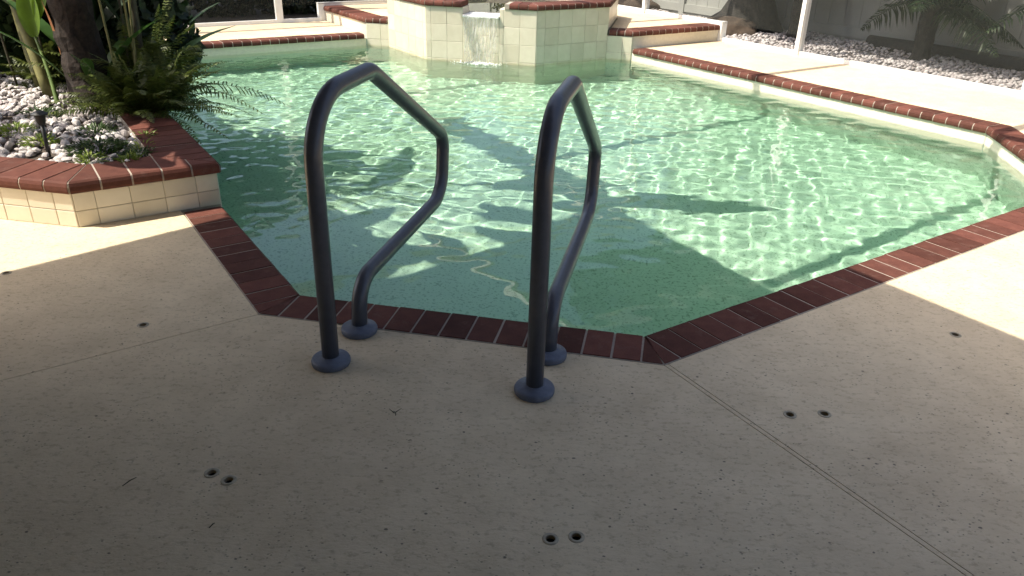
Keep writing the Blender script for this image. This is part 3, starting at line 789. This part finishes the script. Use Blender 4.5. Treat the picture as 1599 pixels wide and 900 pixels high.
# ------------------------------------------------------------------ vegetation builders
def leaf_blade(mb, base, d, length, width, droop, upn=Vector((0, 0, 1)), n=9, fold=.25, tipw=.9):
    """broad leaf with a midrib fold, bending down along its length"""
    d = d.normalized(); side = d.cross(upn).normalized(); nn = side.cross(d).normalized(); V = []; Fc = []
    for i in range(n+1):
        t_ = i/n; w_ = width*math.sin(math.pi*min(1, (t_*.93+.05)))**tipw/2
        c_ = Vector(base) + d*length*t_ + nn*(-droop*length*t_*t_)
        V += [c_ - side*w_ + nn*fold*w_, c_ - nn*.002, c_ + side*w_ + nn*fold*w_]
    for i in range(n):
        k = 3*i; Fc += [(k, k+1, k+4, k+3), (k+1, k+2, k+5, k+4)]
    mb.add(V, Fc)
def frond(mb, base, d, length, lw, pairs, droop, leaf_w=.014, sag=.25, rr=random, jitter=.15, tip=.25, stem=.005, gap0=.08):
    """pinnate frond: rachis with leaflets on both sides"""
    d = d.normalized(); side = d.cross(Vector((0, 0, 1)))
    side = side.normalized() if side.length > .05 else Vector((1, 0, 0))
    tw = rr.uniform(-.5, .5); nn = side.cross(d).normalized()
    side, nn = side*math.cos(tw)+nn*math.sin(tw), nn*math.cos(tw)-side*math.sin(tw)
    dn = Vector((0, 0, -1)); pts = []
    for i in range(9):
        t_ = i/8; pts.append(Vector(base) + d*length*t_ + dn*droop*length*t_*t_)
    mb.tube(pts, [stem*(1-.75*i/8) for i in range(9)], 4, False)
    def at(t_):
        x = t_*8; i = min(7, int(x)); return pts[i].lerp(pts[i+1], x-i), (pts[i+1]-pts[i]).normalized()
    for k in range(pairs):
        t_ = gap0 + (1-gap0)*k/pairs; c_, tg = at(t_)
        L = lw*(math.sin(math.pi*min(1, .12+t_*.88))**.7)*(1-tip*t_)*rr.uniform(.8, 1.1)
        for s in (-1, 1):
            if rr.random() < .06: continue
            v = (side*s + tg*rr.uniform(.15, .5) + nn*rr.uniform(-jitter, jitter)).normalized()
            p1 = c_ + v*L*.55 + dn*sag*L*.2; p2 = c_ + v*L + dn*sag*L
            wv = tg*leaf_w*.5
            mb.add([c_-wv*.5, c_+wv*.5, p1+wv, p1-wv, p2], [(0, 1, 2, 3), (3, 2, 4)])
def leaf_cloud(mb, blobs, count, size, rr):
    tot = sum(b[3]*b[4]*b[5] for b in blobs)
    V = []; Fc = []; n0 = len(mb.v)
    for (cx, cy, cz, rx, ry, rz) in blobs:
        for _ in range(int(count*rx*ry*rz/tot)):
            while True:
                p = rr.uniform(-1, 1, 3); q = p@p
                if q < 1 and (q > .35 or rr.random() < .35): break
            c_ = Vector((cx+p[0]*rx, cy+p[1]*ry, cz+p[2]*rz))
            a = Vector(rr.normal(size=3)).normalized(); b = a.orthogonal().normalized()
            L = size*rr.uniform(.6, 1.4); k = n0 + len(V)
            V += [c_-a*L*.5, c_+b*L*.26, c_+a*L*.5, c_-b*L*.26]; Fc.append((k, k+1, k+2, k+3))
    mb.v += [tuple(v) for v in V]; mb.f += Fc
def stone_verts(rr, r_, n=1):
    V0 = [(0, 0, 1), (.9, 0, .3), (.28, .86, .3), (-.73, .53, .3), (-.73, -.53, .3), (.28, -.86, .3), (.73, .53, -.4), (-.28, .86, -.4), (-.9, 0, -.4), (-.28, -.86, -.4), (.73, -.53, -.4), (0, 0, -1)]
    F0 = [(0, 1, 2), (0, 2, 3), (0, 3, 4), (0, 4, 5), (0, 5, 1), (1, 6, 2), (2, 7, 3), (3, 8, 4), (4, 9, 5), (5, 10, 1), (6, 7, 2), (7, 8, 3), (8, 9, 4), (9, 10, 5), (10, 6, 1), (11, 7, 6), (11, 8, 7), (11, 9, 8), (11, 10, 9), (11, 6, 10)]
    sc = np.array([rr.uniform(.8, 1.35), rr.uniform(.65, 1.0), rr.uniform(.45, .8)])*r_
    V = np.array(V0)*rr.uniform(.80, 1.15, (12, 1))*sc
    a = rr.uniform(0, 6.28); b = rr.normal(0, .4); ca, sa, cb, sb = math.cos(a), math.sin(a), math.cos(b), math.sin(b)
    V = V @ np.array([[cb, 0, sb], [0, 1, 0], [-sb, 0, cb]]) @ np.array([[ca, sa, 0], [-sa, ca, 0], [0, 0, 1]])
    return V, F0

# ------------------------------------------------------------------ planter bed
def bed_z(u, v):
    e = min(v-.43, (-(u+v))/1.414 if True else 9, (-u+v-1.86+0)/1.414 if False else 9)
    return .205 + .10*max(0, min(1, (e-.25)/1.2))
ip = offset(PLANT, -.195)
sb = MB(); g_ = 14
V = []; Fc = []
gu = np.linspace(-4.6, -.9, 26); gv = np.linspace(.6, 3.15, 18)
for j, v in enumerate(gv):
    for i, u in enumerate(gu): p = W(u, v, bed_z(u, v)-.015); V.append(p)
KEEP = inside(offset(PLANT, -.12), *np.meshgrid((gu[:-1]+gu[1:])/2, (gv[:-1]+gv[1:])/2))
for j in range(17):
    for i in range(25):
        if KEEP[j, i]: k = j*26+i; Fc.append((k, k+1, k+27, k+26))
bedmesh = pymesh('planter_soil', V, Fc)
bed = link('stone_bed', bedmesh, M_SOIL, None, True, label='white landscape stones covering the soil of the raised planter', cat='stone mulch')
rs = np.random.default_rng(21)
stones = []
pinr = offset(PLANT, -.225)
spots = []
while len(spots) < 3000:
    u, v = rs.uniform(-4.5, -.9), rs.uniform(.45, 3.1)
    if inside(pinr, np.array([u]), np.array([v]))[0]: spots.append((u, v, rs.uniform(.016, .032)))
cx_, cy_ = topf(0, 0)
spots.sort(key=lambda s_: math.hypot(s_[0]-cx_, s_[1]-cy_)/s_[2]**.6)
shapes = []
for k in range(14):
    Vv, F0 = stone_verts(rs, 1.0); me = pymesh('stone', Vv, F0); me.materials.append(M_STONE)
    bm = bmesh.new(); bm.from_mesh(me); bmesh.ops.subdivide_edges(bm, edges=bm.edges[:], cuts=1, use_grid_fill=True, smooth=.25); bm.to_mesh(me); bm.free()
    shapes.append(me)
rest = MB()
for k, (u, v, r_) in enumerate(spots):
    p = W(u, v, bed_z(u, v) + r_*rs.uniform(.0, .55))
    if k < 300:
        o = bpy.data.objects.new('stone', shapes[k % 14]); C.objects.link(o); o.parent = bed
        o.matrix_basis = Matrix.Translation(p) @ Matrix.Rotation(rs.uniform(0, 6.28), 4, 'Z') @ Matrix.Diagonal((r_, r_*rs.uniform(.8, 1.2), r_, 1))
    else:
        Vv, F0 = stone_verts(rs, r_); rest.add(Vv + np.array(p), F0)
rest.build('small_stones', M_STONE, bed, False, kind='stuff')

# plants in the planter ------------------------------------------------
def bed(u, v): return W(u, v, bed_z(u, v)-.01)
# thick dark trunk
tk = empty('traveller_palm', bed(-2.53, 2.05), label='thick dark fibrous trunk with orange painted lit edge in the planter', cat='palm')
b0 = bed(-2.53, 2.05)
mb = MB(); pts = []; rads = []
for i in range(15):
    t_ = i/14; pts.append(b0 + Vector((-.09*t_ + .01*math.sin(i*2.1), .02*t_, 1.35*t_))); rads.append(.150 - .045*t_ + .012*(i % 2) + (.03*(1-t_*8) if t_ < .12 else 0))
mb.tube(pts, rads, 12); mb.build('trunk', M_PALMBARK, tk, False)
for k in range(16):
    a = k*2.4; z = .03+.075*k; mb = MB()
    d = Vector((math.cos(a)*.10, math.sin(a)*.10, 1)).normalized(); q = b0 + Vector((math.cos(a)*.132-.05*z, math.sin(a)*.132, z))
    leaf_blade(mb, q, d, random.uniform(.22, .38), random.uniform(.09, .15), .05, Vector((math.cos(a), math.sin(a), 0)), 6, -.5)
    o = mb.build('leaf_sheath', M_PALMBARK, tk, True)
mb = MB(); q = b0 + Vector((-.125, -.09, .36)); leaf_blade(mb, q, Vector((-.10, 0, 1)), .36, .055, -.03, Vector((-.75, -.66, 0)), 6, -.4); mb.build('lit_edge_strip', M_LITEDGE, tk, True)  # orange strip paints sunlight onto the left edge of the trunk
for k in range(6):                           # dark basal leaves round the trunk
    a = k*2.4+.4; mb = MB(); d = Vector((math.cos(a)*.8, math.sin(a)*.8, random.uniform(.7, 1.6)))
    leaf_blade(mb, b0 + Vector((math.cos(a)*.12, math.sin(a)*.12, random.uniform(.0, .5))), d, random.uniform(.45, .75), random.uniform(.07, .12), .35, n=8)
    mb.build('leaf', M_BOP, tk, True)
# bird of paradise: big stalks and high leaves that throw the shadows on the pool floor
bp = empty('bird_of_paradise', bed(-2.85, 1.95), label='tall clump of broad leaved plant with tan stalks at the back of the planter', cat='plant')
def stalk(base, top, r0, r1, m, parent, bend=.05):
    a = Vector(base); b = Vector(top); s = (b-a).cross(Vector((0, 0, 1))); s = s.normalized() if s.length > .01 else Vector((1, 0, 0))
    pts = [a.lerp(b, i/10) + s*bend*math.sin(math.pi*i/10) for i in range(11)]
    mb = MB(); mb.tube(pts, [r0+(r1-r0)*i/10 for i in range(11)], 8); mb.build('stalk', m, parent, True)
rb_ = random.Random(4)
stalk(bed(-2.93, 2.08), W(-3.42, 2.30, 1.55), .040, .026, M_STEM, bp, .02)
stalk(bed(-2.80, 2.25), W(-2.95, 2.4, 1.5), .034, .026, M_STEM, bp, .03)
stalk(bed(-2.30, 2.28), W(-2.36, 2.4, 1.5), .032, .024, M_DSTEM, bp, .02)
stalk(bed(-3.15, 2.25), W(-3.5, 2.6, 1.5), .030, .024, M_STEM, bp, -.03)
LEAVES = [  # base (u,v,z), tip (u,v,z), width
 ((-2.62, 1.86, 2.3), (-2.71, 2.99, 2.45), .26), ((-1.05, 2.19, 2.25), (.68, 2.39, 2.2), .30), ((-.62, 2.46, 2.3), (.21, 2.21, 2.2), .24),
 ((-1.31, 2.37, 2.35), (-.52, 2.63, 2.3), .16), ((-1.76, 1.84, 2.35), (-1.02, 1.66, 2.3), .24), ((-1.79, 2.29, 2.45), (-1.15, 2.58, 2.4), .22),
 ((-1.58, 1.76, 2.0), (-.84, 1.8, 1.95), .20), ((-1.76, 2.33, 2.1), (-1.0, 2.29, 2.15), .16), ((-1.56, 1.48, 2.1), (-.72, 1.32, 2.05), .26),
 ((-3.02, 2.41, 2.3), (-3.88, 2.75, 2.5), .34), ((-1.42, 2.06, 2.3), (-.52, 1.96, 2.3), .20), ((-1.29, 1.64, 2.45), (-.4, 1.73, 2.4), .20),
 ((-2.35, 1.15, 2.2), (-1.75, .75, 2.1), .20), ((-2.0, 1.25, 2.3), (-1.45, 1.0, 2.2), .18)]
for i, (a, b, w_) in enumerate(LEAVES):
    A = W(*a); B = W(*b); mb = MB(); leaf_blade(mb, A, B-A, (B-A).length, w_, .10, n=12, fold=.3); mb.build('leaf', M_BOP, bp, True)
    rt_ = W(-2.58 + rb_.uniform(-.08, .08), 2.10 + rb_.uniform(-.06, .1), 1.22); stalk(rt_, A, .014, .008, M_DSTEM, bp, rb_.uniform(-.05, .05))
for k in range(84):                           # dense dark leaves behind the stalks
    u, v = rb_.uniform(-4.6, -2.5), rb_.uniform(2.25, 3.15); a = rb_.uniform(0, 6.28); z = rb_.uniform(.0, .75)
    d = Vector((math.cos(a)*.7, math.sin(a)*.7, rb_.uniform(.5, 1.8))); mb = MB()
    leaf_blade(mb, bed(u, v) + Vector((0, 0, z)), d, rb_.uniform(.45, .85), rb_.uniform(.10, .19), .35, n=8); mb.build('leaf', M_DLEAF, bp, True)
for k in range(20):                           # leaves leaning out to the left: they dapple the stones
    u, v, z = rb_.uniform(-3.7, -2.2), rb_.uniform(.20, 1.5), rb_.uniform(1.75, 2.3); a = rb_.uniform(0, 6.28)
    A = W(u, v, z); d = Vector((math.cos(a), math.sin(a), rb_.uniform(-.3, .3))); mb = MB()
    if min(topf(q.x, q.y)[1] + q.z*.254 for q in (A, A+d*.7)) < .72: continue      # keep the sunlit patch of deck clear
    leaf_blade(mb, A, d, rb_.uniform(.3, .6), rb_.uniform(.08, .20), .15, n=8); mb.build('leaf', M_BOP, bp, True)
    stalk(W(-2.62, 2.05, 1.22), A, .010, .006, M_DSTEM, bp, rb_.uniform(-.05, .05))
for k in range(30):                           # more leaves low over the cap
    u, v, z = rb_.uniform(-2.6, -1.9), rb_.uniform(.1, 1.2), rb_.uniform(1.9, 2.35); a = rb_.uniform(0, 6.28)
    A = W(u, v, z); d = Vector((math.cos(a), math.sin(a), rb_.uniform(-.3, .3))); mb = MB()
    if min(topf(q.x, q.y)[1] + q.z*.254 for q in (A, A+d*.7)) < .72: continue      # keep the sunlit patch of deck clear
    leaf_blade(mb, A, d, rb_.uniform(.4, .75), rb_.uniform(.16, .30), .15, n=8); mb.build('leaf', M_BOP, bp, True)
    stalk(W(-2.58, 2.03, 1.22), A, .010, .006, M_DSTEM, bp, rb_.uniform(-.05, .05))
# thin upright stems near the trunk
for (u, v, tu, tv, tz) in ((-2.28, 2.02, -2.42, 2.0, 1.5), (-2.2, 2.1, -2.22, 2.2, 1.6), (-2.36, 2.2, -2.5, 2.4, 1.6), (-2.14, 2.0, -1.95, 2.15, 1.5), (-3.1, 2.3, -3.2, 2.5, 1.4), (-2.75, 2.4, -2.7, 2.6, 1.5), (-3.3, 2.2, -3.6, 2.2, 1.4), (-3.0, 2.5, -3.2, 2.9, 1.3)):
    stalk(bed(u, v), W(u*.6+tu*.4, v*.6+tv*.4, 1.5), .009, .007, M_STEM if u > -2.3 else M_DSTEM, bp, rb_.uniform(-.05, .05))
rl = empty('red_stemmed_plant', bed(-3.1, 2.2), label='dark stemmed plant with a red sheath at top left', cat='plant')
stalk(bed(-3.1, 2.2), W(-3.28, 2.42, .80), .012, .010, M_STEM, rl, .02); mb = MB(); mb.tube([W(-3.26, 2.40, .72), W(-3.30, 2.45, 1.0), W(-3.34, 2.5, 1.3)], [.016, .020, .010], 8); mb.build('sheath', M_RED, rl, True)
# bright green single stalk with one cupped leaf
gs = empty('young_leaf_plant', bed(-2.71, 1.89), label='single green stalk with one bright yellow green cupped leaf', cat='plant')
gb = bed(-2.66, 1.84); gt = W(-2.86, 2.00, .66)
stalk(gb, gt, .017, .009, M_GSTEM, gs, .01)
mb = MB(); leaf_blade(mb, gt, Vector((-.05, .12, 1)), .34, .135, .05, Vector((.25, -1, 0)), 10, .55, .6); mb.build('leaf', M_YLEAF, gs, True)
mb = MB(); leaf_blade(mb, gt + Vector((.03, .02, .10)), Vector((.28, .15, 1)), .34, .09, .10, Vector((.2, -1, 0)), 8, .5, .7); mb.build('leaf', M_YLEAF, gs, True)
# ferns
def fern(u, v, n, L, seed, lb, m=None, lean=(0, 0)):
    o = empty('fern', bed(u, v), label=lb, cat='fern'); rr = random.Random(seed)
    for k in range(n):
        a = k*2.399 + rr.uniform(-.3, .3); el = rr.uniform(.35, 1.45); d = Vector((math.cos(a)*math.cos(el)+lean[0], math.sin(a)*math.cos(el)+lean[1], math.sin(el)))
        mb = MB(); frond(mb, bed(u+rr.uniform(-.06, .06), v+rr.uniform(-.06, .06)), d, L*rr.uniform(.7, 1.1), .075*L/.7, 30, rr.uniform(.25, .6), .013, .3, rr, stem=.003)
        mb.build('frond', m or M_FERN, o)
fern(-2.06, 1.82, 84, .70, 2, 'large dark green sword fern overhanging the pool from the planter', lean=(.12, .0))
fern(-2.0, 2.05, 44, .70, 8, 'sword fern behind the large one at the planter edge', lean=(.15, .12))
fern(-2.35, 2.4, 56, 1.0, 5, 'tall fern with upright fronds behind the dark trunk')
fern(-3.25, 2.45, 34, .62, 9, 'shaded fern at the far left of the planter')
for u, v, z, rx, rz, n, lb in ((-3.55, 2.85, .62, .62, .50, 2600, 'dark leafy shrub filling the far left corner of the planter'), (-2.75, 2.95, .55, .48, .48, 2000, 'dark leafy shrub behind the thick trunk in the planter')):
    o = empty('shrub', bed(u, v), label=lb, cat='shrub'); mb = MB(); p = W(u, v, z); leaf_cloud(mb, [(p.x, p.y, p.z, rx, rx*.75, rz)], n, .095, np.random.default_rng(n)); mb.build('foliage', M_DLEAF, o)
    mb = MB(); mb.tube([bed(u, v), W(u, v, z)], [.02, .012], 7); mb.build('stem', M_DSTEM, o)
# low ground cover
rg = random.Random(12)
for (px_, u, v, n, r_, lb, m) in ((0, -2.07, .99, 120, .085, 'lime green low plant left of the black stake light', M_GROUNDC), (0, -1.70, .98, 330, .15, 'dark green low plant right of the black stake light', M_HEDGE2),
      (0, -1.40, .86, 90, .055, 'small lime sprig among stones near the front brick cap', M_GROUNDC), (0, -1.62, 1.32, 70, .06, 'small lime plant below the fern among white stones', M_GROUNDC),
      (0, -1.52, 1.12, 60, .055, 'tiny lime plant in the middle of the white stones', M_GROUNDC), (0, -1.43, .98, 110, .075, 'dark green tuft beside the brick corner of the planter', M_HEDGE2)):
    o = empty('ground_cover_plant', bed(u, v), label=lb, cat='plant', group='low plants among the planter stones'); mb = MB()
    for k in range(n):
        a = rg.uniform(0, 6.28); q = r_*math.sqrt(rg.random()); p = bed(u, v) + Vector((math.cos(a)*q, math.sin(a)*q, .015+rg.random()*.045*(1-q/r_*.6)))
        el = rg.uniform(.1, 1.2); d = Vector((math.cos(a)*math.cos(el), math.sin(a)*math.cos(el), math.sin(el)))
        leaf_blade(mb, p, d, rg.uniform(.025, .05), rg.uniform(.010, .016), .3, n=2)
    mb.build('foliage', m, o)
# black stake light
for (u, v, n, r_, lb) in ((-2.35, 1.12, 120, .09, 'lime green low plant nearest the left edge of the stones'), (-1.95, 1.30, 160, .11, 'dark green low plant under the trunk among stones'), (-2.5, 1.5, 140, .12, 'dark green low plant at the foot of the tan stalk'), (-1.60, .80, 60, .06, 'dry yellowish sprig at the foot of the black stake')):
    o = empty('ground_cover_plant', bed(u, v), label=lb, cat='plant', group='low plants among the planter stones'); mb = MB()
    for k in range(n):
        a = rg.uniform(0, 6.28); q = r_*math.sqrt(rg.random()); p = bed(u, v) + Vector((math.cos(a)*q, math.sin(a)*q, .015+rg.random()*.05*(1-q/r_*.6)))
        el = rg.uniform(.1, 1.2); d = Vector((math.cos(a)*math.cos(el), math.sin(a)*math.cos(el), math.sin(el))); leaf_blade(mb, p, d, rg.uniform(.025, .055), rg.uniform(.010, .016), .3, n=2)
    mb.build('foliage', M_GROUNDC if n in (120, 60) else M_HEDGE2, o)
sk = empty('garden_light', bed(-1.91, .86), label='black garden stake light leaning in the planter stones', cat='garden light')
q0 = bed(-1.91, .86); q1 = q0 + (wdir(100)*.035) + Vector((-.02, 0, .20))
mb = MB(); mb.tube([q0, q1], [.010, .011], 10); mb.build('stake', M_BLACK, sk, True)
mb = MB(); mb.lathe(q1, [(.014, -.03), (.024, -.01), (.028, .025), (.044, .03), (.045, .036), (.022, .048), (.006, .052)], 18); mb.build('lamp_head', M_BLACK, sk)

# ------------------------------------------------------------------ yard beyond the screen
def gravel(name, poly, count, rmin, rmax, z, m, seed):
    rr = np.random.default_rng(seed); xs = [p[0] for p in poly]; ys = [p[1] for p in poly]; N = count*6
    u = rr.uniform(min(xs), max(xs), N); v = rr.uniform(min(ys), max(ys), N); k = inside(poly, u, v); u = u[k][:count]; v = v[k][:count]
    base = [stone_verts(rr, 1.0)[0] for _ in range(12)]; F0 = np.array(stone_verts(rr, 1)[1]); V = []; 
    X = OX+u*CB-v*SB; Y = OY+u*SB+v*CB; r_ = rr.uniform(rmin, rmax, len(u)); Z = z + r_*rr.uniform(-.2, .5, len(u)) + .03*np.sin(u*5)*np.sin(v*4+u)
    VV = np.stack([base[i % 12]*r_[i] + np.array([X[i], Y[i], Z[i]]) for i in range(len(u))]).reshape(-1, 3)
    FF = (F0[None] + (np.arange(len(u))*12)[:, None, None]).reshape(-1, 3)
    me = bpy.data.meshes.new(name); me.vertices.add(len(VV)); me.vertices.foreach_set('co', VV.astype(np.float32).ravel())
    me.loops.add(FF.size); me.loops.foreach_set('vertex_index', FF.astype(np.int32).ravel()); me.polygons.add(len(FF))
    me.polygons.foreach_set('loop_start', np.arange(0, FF.size, 3, dtype=np.int32)); me.polygons.foreach_set('loop_total', np.full(len(FF), 3, dtype=np.int32)); me.update(); me.validate()
    return link(name, me, m, None, False, kind='stuff')
gpoly = [(10.3, .42), (12.8, .42), (-1.6, 14.85), (-2.5, 13.0), (-.83, 11.5)]
link('gravel_base', filled('gravel_base', [wxy(gpoly)], -.125, -.03), M_GBASE, kind='structure')
gravel('white_gravel', gpoly, 16000, .016, .034, -.012, M_STONE, 31)
mpoly = [(-.9, 11.52), (-2.5, 13.05), (-14, 13.0), (-14, 2.5), (-9.1, 3.3)]
link('mulch_ground', filled('mulch_ground', [wxy(mpoly)], -.128, -.02), M_MULCH, kind='structure')
# fence
fe = empty('vinyl_fence', W(4, 9.25, 0), label='grey vinyl privacy fence standing behind the gravel bed', cat='fence')
fa, fb_ = W(12, 1.25), W(-4, 17.25); fd = (fb_-fa); FL = fd.length; fd.normalize(); fn = Vector((fd.y, -fd.x, 0))
k = 0; x = 0
board = None
while x < FL:
    if k % 9 == 8:
        mb = MB(); c_ = fa + fd*(x+.06); mb.box((c_.x, c_.y, .86), fd*.058, fn*.06, (0, 0, .95)); mb.build('fence_post', M_FENCE, fe); x += .12
    else:
        mb = MB(); c_ = fa + fd*(x+.125); mb.box((c_.x, c_.y, .86), fd*.122, fn*.016, (0, 0, .92)); mb.build('board', M_FENCE, fe); x += .25
    k += 1
for z in (.10, 1.72):
    mb = MB(); mb.beam(fa + fn*.0 + Vector((0, 0, z)), fb_ + Vector((0, 0, z)), .09, .13); mb.build('fence_rail', M_FENCE, fe)
# timber edging along the fence
lg = MB(); a = W(4.05, 8.85, .05); b = W(8.2, 4.72, .05); lg.tube([a.lerp(b, i/8) + Vector((0, 0, .006*math.sin(i*2))) for i in range(9)], .085, 12)
lg.build('landscape_timber', M_LOG, None, True, label='dark round landscape timber lying along the fence base', cat='timber')
def rock(name, u, v, sx, sy, sz, rz, seed, lb):
    bm = bmesh.new(); bmesh.ops.create_icosphere(bm, subdivisions=4, radius=1); rr = np.random.default_rng(seed); ph = rr.uniform(0, 6.28, (10, 3)); fr = rr.uniform(1, 5, (10, 3))
    for vv in bm.verts:
        p = vv.co; q = sum(math.sin(fr[i][0]*p.x+ph[i][0])*math.sin(fr[i][1]*p.y+ph[i][1])*math.sin(fr[i][2]*p.z+ph[i][2]) for i in range(10))
        p *= 1 + .06*q; m_ = max(abs(p.x), abs(p.y)); vv.co = Vector((p.x*sx, p.y*sy, max(-.3, p.z)*sz))
    me = bpy.data.meshes.new(name); bm.to_mesh(me); bm.free(); o = link(name, me, M_ROCK, None, True, label=lb, cat='rock'); o.location = W(u, v, 0); o.rotation_euler.z = rz; return o
rock('rock', .62, 12.05, .52, .25, .22, R(-5), 3, 'flat topped brown rock on gravel left of the big trunk')
rock('rock', 2.2, 9.62, .46, .26, .20, R(-38), 6, 'brown boulder leaning against the foot of the big trunk')
# big tree
def tree(name, u, v, r0, h, lb, cat, blobs, count, lsize, seed, lean=(0, 0), flare=.9, limbs=6):
    o = empty(name, W(u, v, 0), label=lb, cat=cat, group=None); mb = MB(); rr = random.Random(seed); b = W(u, v, -.05); pts = []; rads = []
    for i in range(15):
        t_ = i/14; pts.append(b + Vector((lean[0]*t_ + .03*math.sin(i*1.3), lean[1]*t_ + .03*math.cos(i*1.7), h*t_))); rads.append(r0*(1-.45*t_) + r0*flare*max(0, 1-t_*h/.55)**2)
    mb.tube(pts, rads, 18)
    for bl in blobs[:limbs]:
        c_ = Vector(bl[:3]); s = pts[rr.randint(8, 13)]; mb.tube([s, s.lerp(c_, .5) + Vector((0, 0, .15)), c_], [r0*.4, r0*.25, r0*.08], 8)
    mb.build('trunk', M_BARK, o, True); cb = MB(); leaf_cloud(cb, blobs, count, lsize, np.random.default_rng(seed)); cb.build('crown', M_CROWN, o); return o
def B(u, v, z, rx, ry, rz): p = W(u, v, z); return (p.x, p.y, p.z, rx, ry, rz)
tree('shade_tree', 2.50, 10.05, .35, 3.4, 'broad grey brown tree trunk with flared base in the gravel', 'tree', [B(1.76+.42*i, 8.32-.42*i, 3.25+.1*(i % 3), .85, .80, .35) for i in range(10)] + [B(2.6, 9.9, 4.2, 1.5, 1.5, .7), B(3.4, 9.4, 4.5, 1.6, 1.6, .9), B(1.4, 9, 3.9, 1.2, 1.3, .6), B(3.3, 11.2, 4.2, 1.5, 1.3, .9)], 52000, .11, 41)  # row of crown blobs added out of view to shade the gravel bed
def short_palm(u, v, th, n, L, seed, lb, zc=0):
    o = empty('short_palm', W(u, v, 0), label=lb, cat='palm', group='short palms along the fence'); rr = random.Random(seed)
    mb = MB(); b = W(u, v, -.04); mb.tube([b + Vector((0, 0, th*i/8)) for i in range(9)], [.10 + (.012 if i % 2 else 0) + (.05 if i == 0 else 0) for i in range(9)], 12); mb.build('trunk', M_BARK, o)
    for k in range(n):
        a = k*2.399+rr.uniform(-.2, .2); el = rr.uniform(-.05, 1.25); d = Vector((math.cos(a)*math.cos(el), math.sin(a)*math.cos(el), math.sin(el)))
        f_ = MB(); frond(f_, b + Vector((0, 0, th)), d, L*rr.uniform(.8, 1.1), .34, 34, rr.uniform(.30, .6), .026, .55, rr, stem=.011, gap0=.15); f_.build('frond', M_PALM, o)
short_palm(4.46, 7.86, .68, 28, 1.1, 3, 'short palm with thick trunk before the dark timber edging')
short_palm(3.14, 9.26, 1.05, 20, .85, 5, 'short palm nearest the big trunk, fronds hanging by the post')
short_palm(5.75, 6.95, .95, 26, 1.1, 7, 'short palm at the right end, fronds high above the timber')
short_palm(7.0, 5.4, .95, 30, 1.2, 8, 'short palm beyond the right edge post')
# hedges and dark trees at the back left
def hedge(name, blobs, count, size, m, lb, seed):
    mb = MB(); leaf_cloud(mb, blobs, count, size, np.random.default_rng(seed)); return mb.build(name, m, None, False, label=lb, cat='hedge')
hedge('hedge', [B(-.2-.62*i, 13.9+.1*(i % 2), .55, .6, .55, .75) for i in range(4)] + [B(.75, 13.3, .45, .5, .5, .5)], 9000, .07, M_OLIVE, 'olive green hedge behind the spa at the top centre', 51)
hedge('hedge', [B(-3.2-.75*i, 10.6-.62*i, .55, .62, .60, .8) for i in range(9)], 24000, .10, M_HEDGE, 'dark hedge beyond the screen at the back left', 52)
tree('shade_tree', -8.6, 10.0, .22, 2.6, 'dark leafy tree outside the screen at the far left', 'tree', [B(-7.50, 9.40, 2.9, 2, 2, .7), B(-6.10, 10.00, 2.9, 1.8, 1.9, .6), B(-6.90, 11.40, 3.2, 2, 2, .7), B(-9.00, 8.00, 3.0, 1.8, 1.8, .7), B(-5.40, 11.60, 3.0, 1.7, 1.7, .6), B(-8.90, 10.40, 3.4, 1.9, 1.9, .7), B(-6.30, 8.60, 2.9, 1.3, 1.3, .6), B(-4.40, 12.80, 3.0, 1.6, 1.4, .6), B(-8.10, 7.00, 2.7, 1.4, 1.4, .6), B(-7.10, 8.00, 2.5, 1.2, 1.2, .5), B(-10.10, 6.40, 2.9, 1.6, 1.6, .7)], 48000, .17, 42)
tree('shade_tree', 9.5, 9.5, .3, 4.5, 'tall leafy tree beyond the vinyl fence at right', 'tree', [B(9.5, 9.5, 5, 2.4, 2.4, 2.4), B(7.6, 10.6, 4.6, 2, 2, 2.2), B(11, 7.5, 5, 2.2, 2.2, 2.4), B(8.6, 11.6, 7, 2.2, 2.2, 2.2), B(12, 10, 7, 2.4, 2.4, 2.2), B(13, 6, 5, 2.4, 2.4, 2.6)], 16000, .22, 43)
tree('shade_tree', 5.2, 14.5, .3, 4.5, 'tall leafy tree beyond the fence behind the big trunk', 'tree', [B(5.2, 14.5, 5, 2.4, 2.4, 2.4), B(3.2, 15.8, 4.6, 1.9, 2.0, 2.6), B(6.6, 13.0, 4.8, 2.2, 2.2, 2.2), B(4.0, 15.5, 8, 2.2, 2.2, 2.0), B(6.0, 14, 8.4, 2.2, 2.2, 2.0)], 16000, .22, 44)

# twigs dropped on the deck
for lb, pts in (('small dark forked twig on the deck between the handrails and the camera', [(-.383, 2.095), (-.372, 2.07)]), ('thin dark twig on the deck at far lower left', [(-1.10, 1.70), (-1.075, 1.735)]), ('tiny dark twig below the lower left anchor pair', [(-.795, 1.545), (-.785, 1.56)])):
    a = Vector((*pts[0], .004)); b_ = Vector((*pts[1], .007)); mb = MB(); mb.tube([a, a.lerp(b_, .5) + Vector((.003, .002, .004)), b_], [.0014, .0018, .0012], 6)
    if 'forked' in lb: mb.tube([a.lerp(b_, .5) + Vector((.003, .002, .004)), a + Vector((.026, .006, .010))], [.0014, .0007], 6); mb.tube([a.lerp(b_, .4), a + Vector((-.014, -.002, .012))], [.0014, .0007], 6)
    mb.build('twig', M_DSTEM, None, True, label=lb, cat='twig')
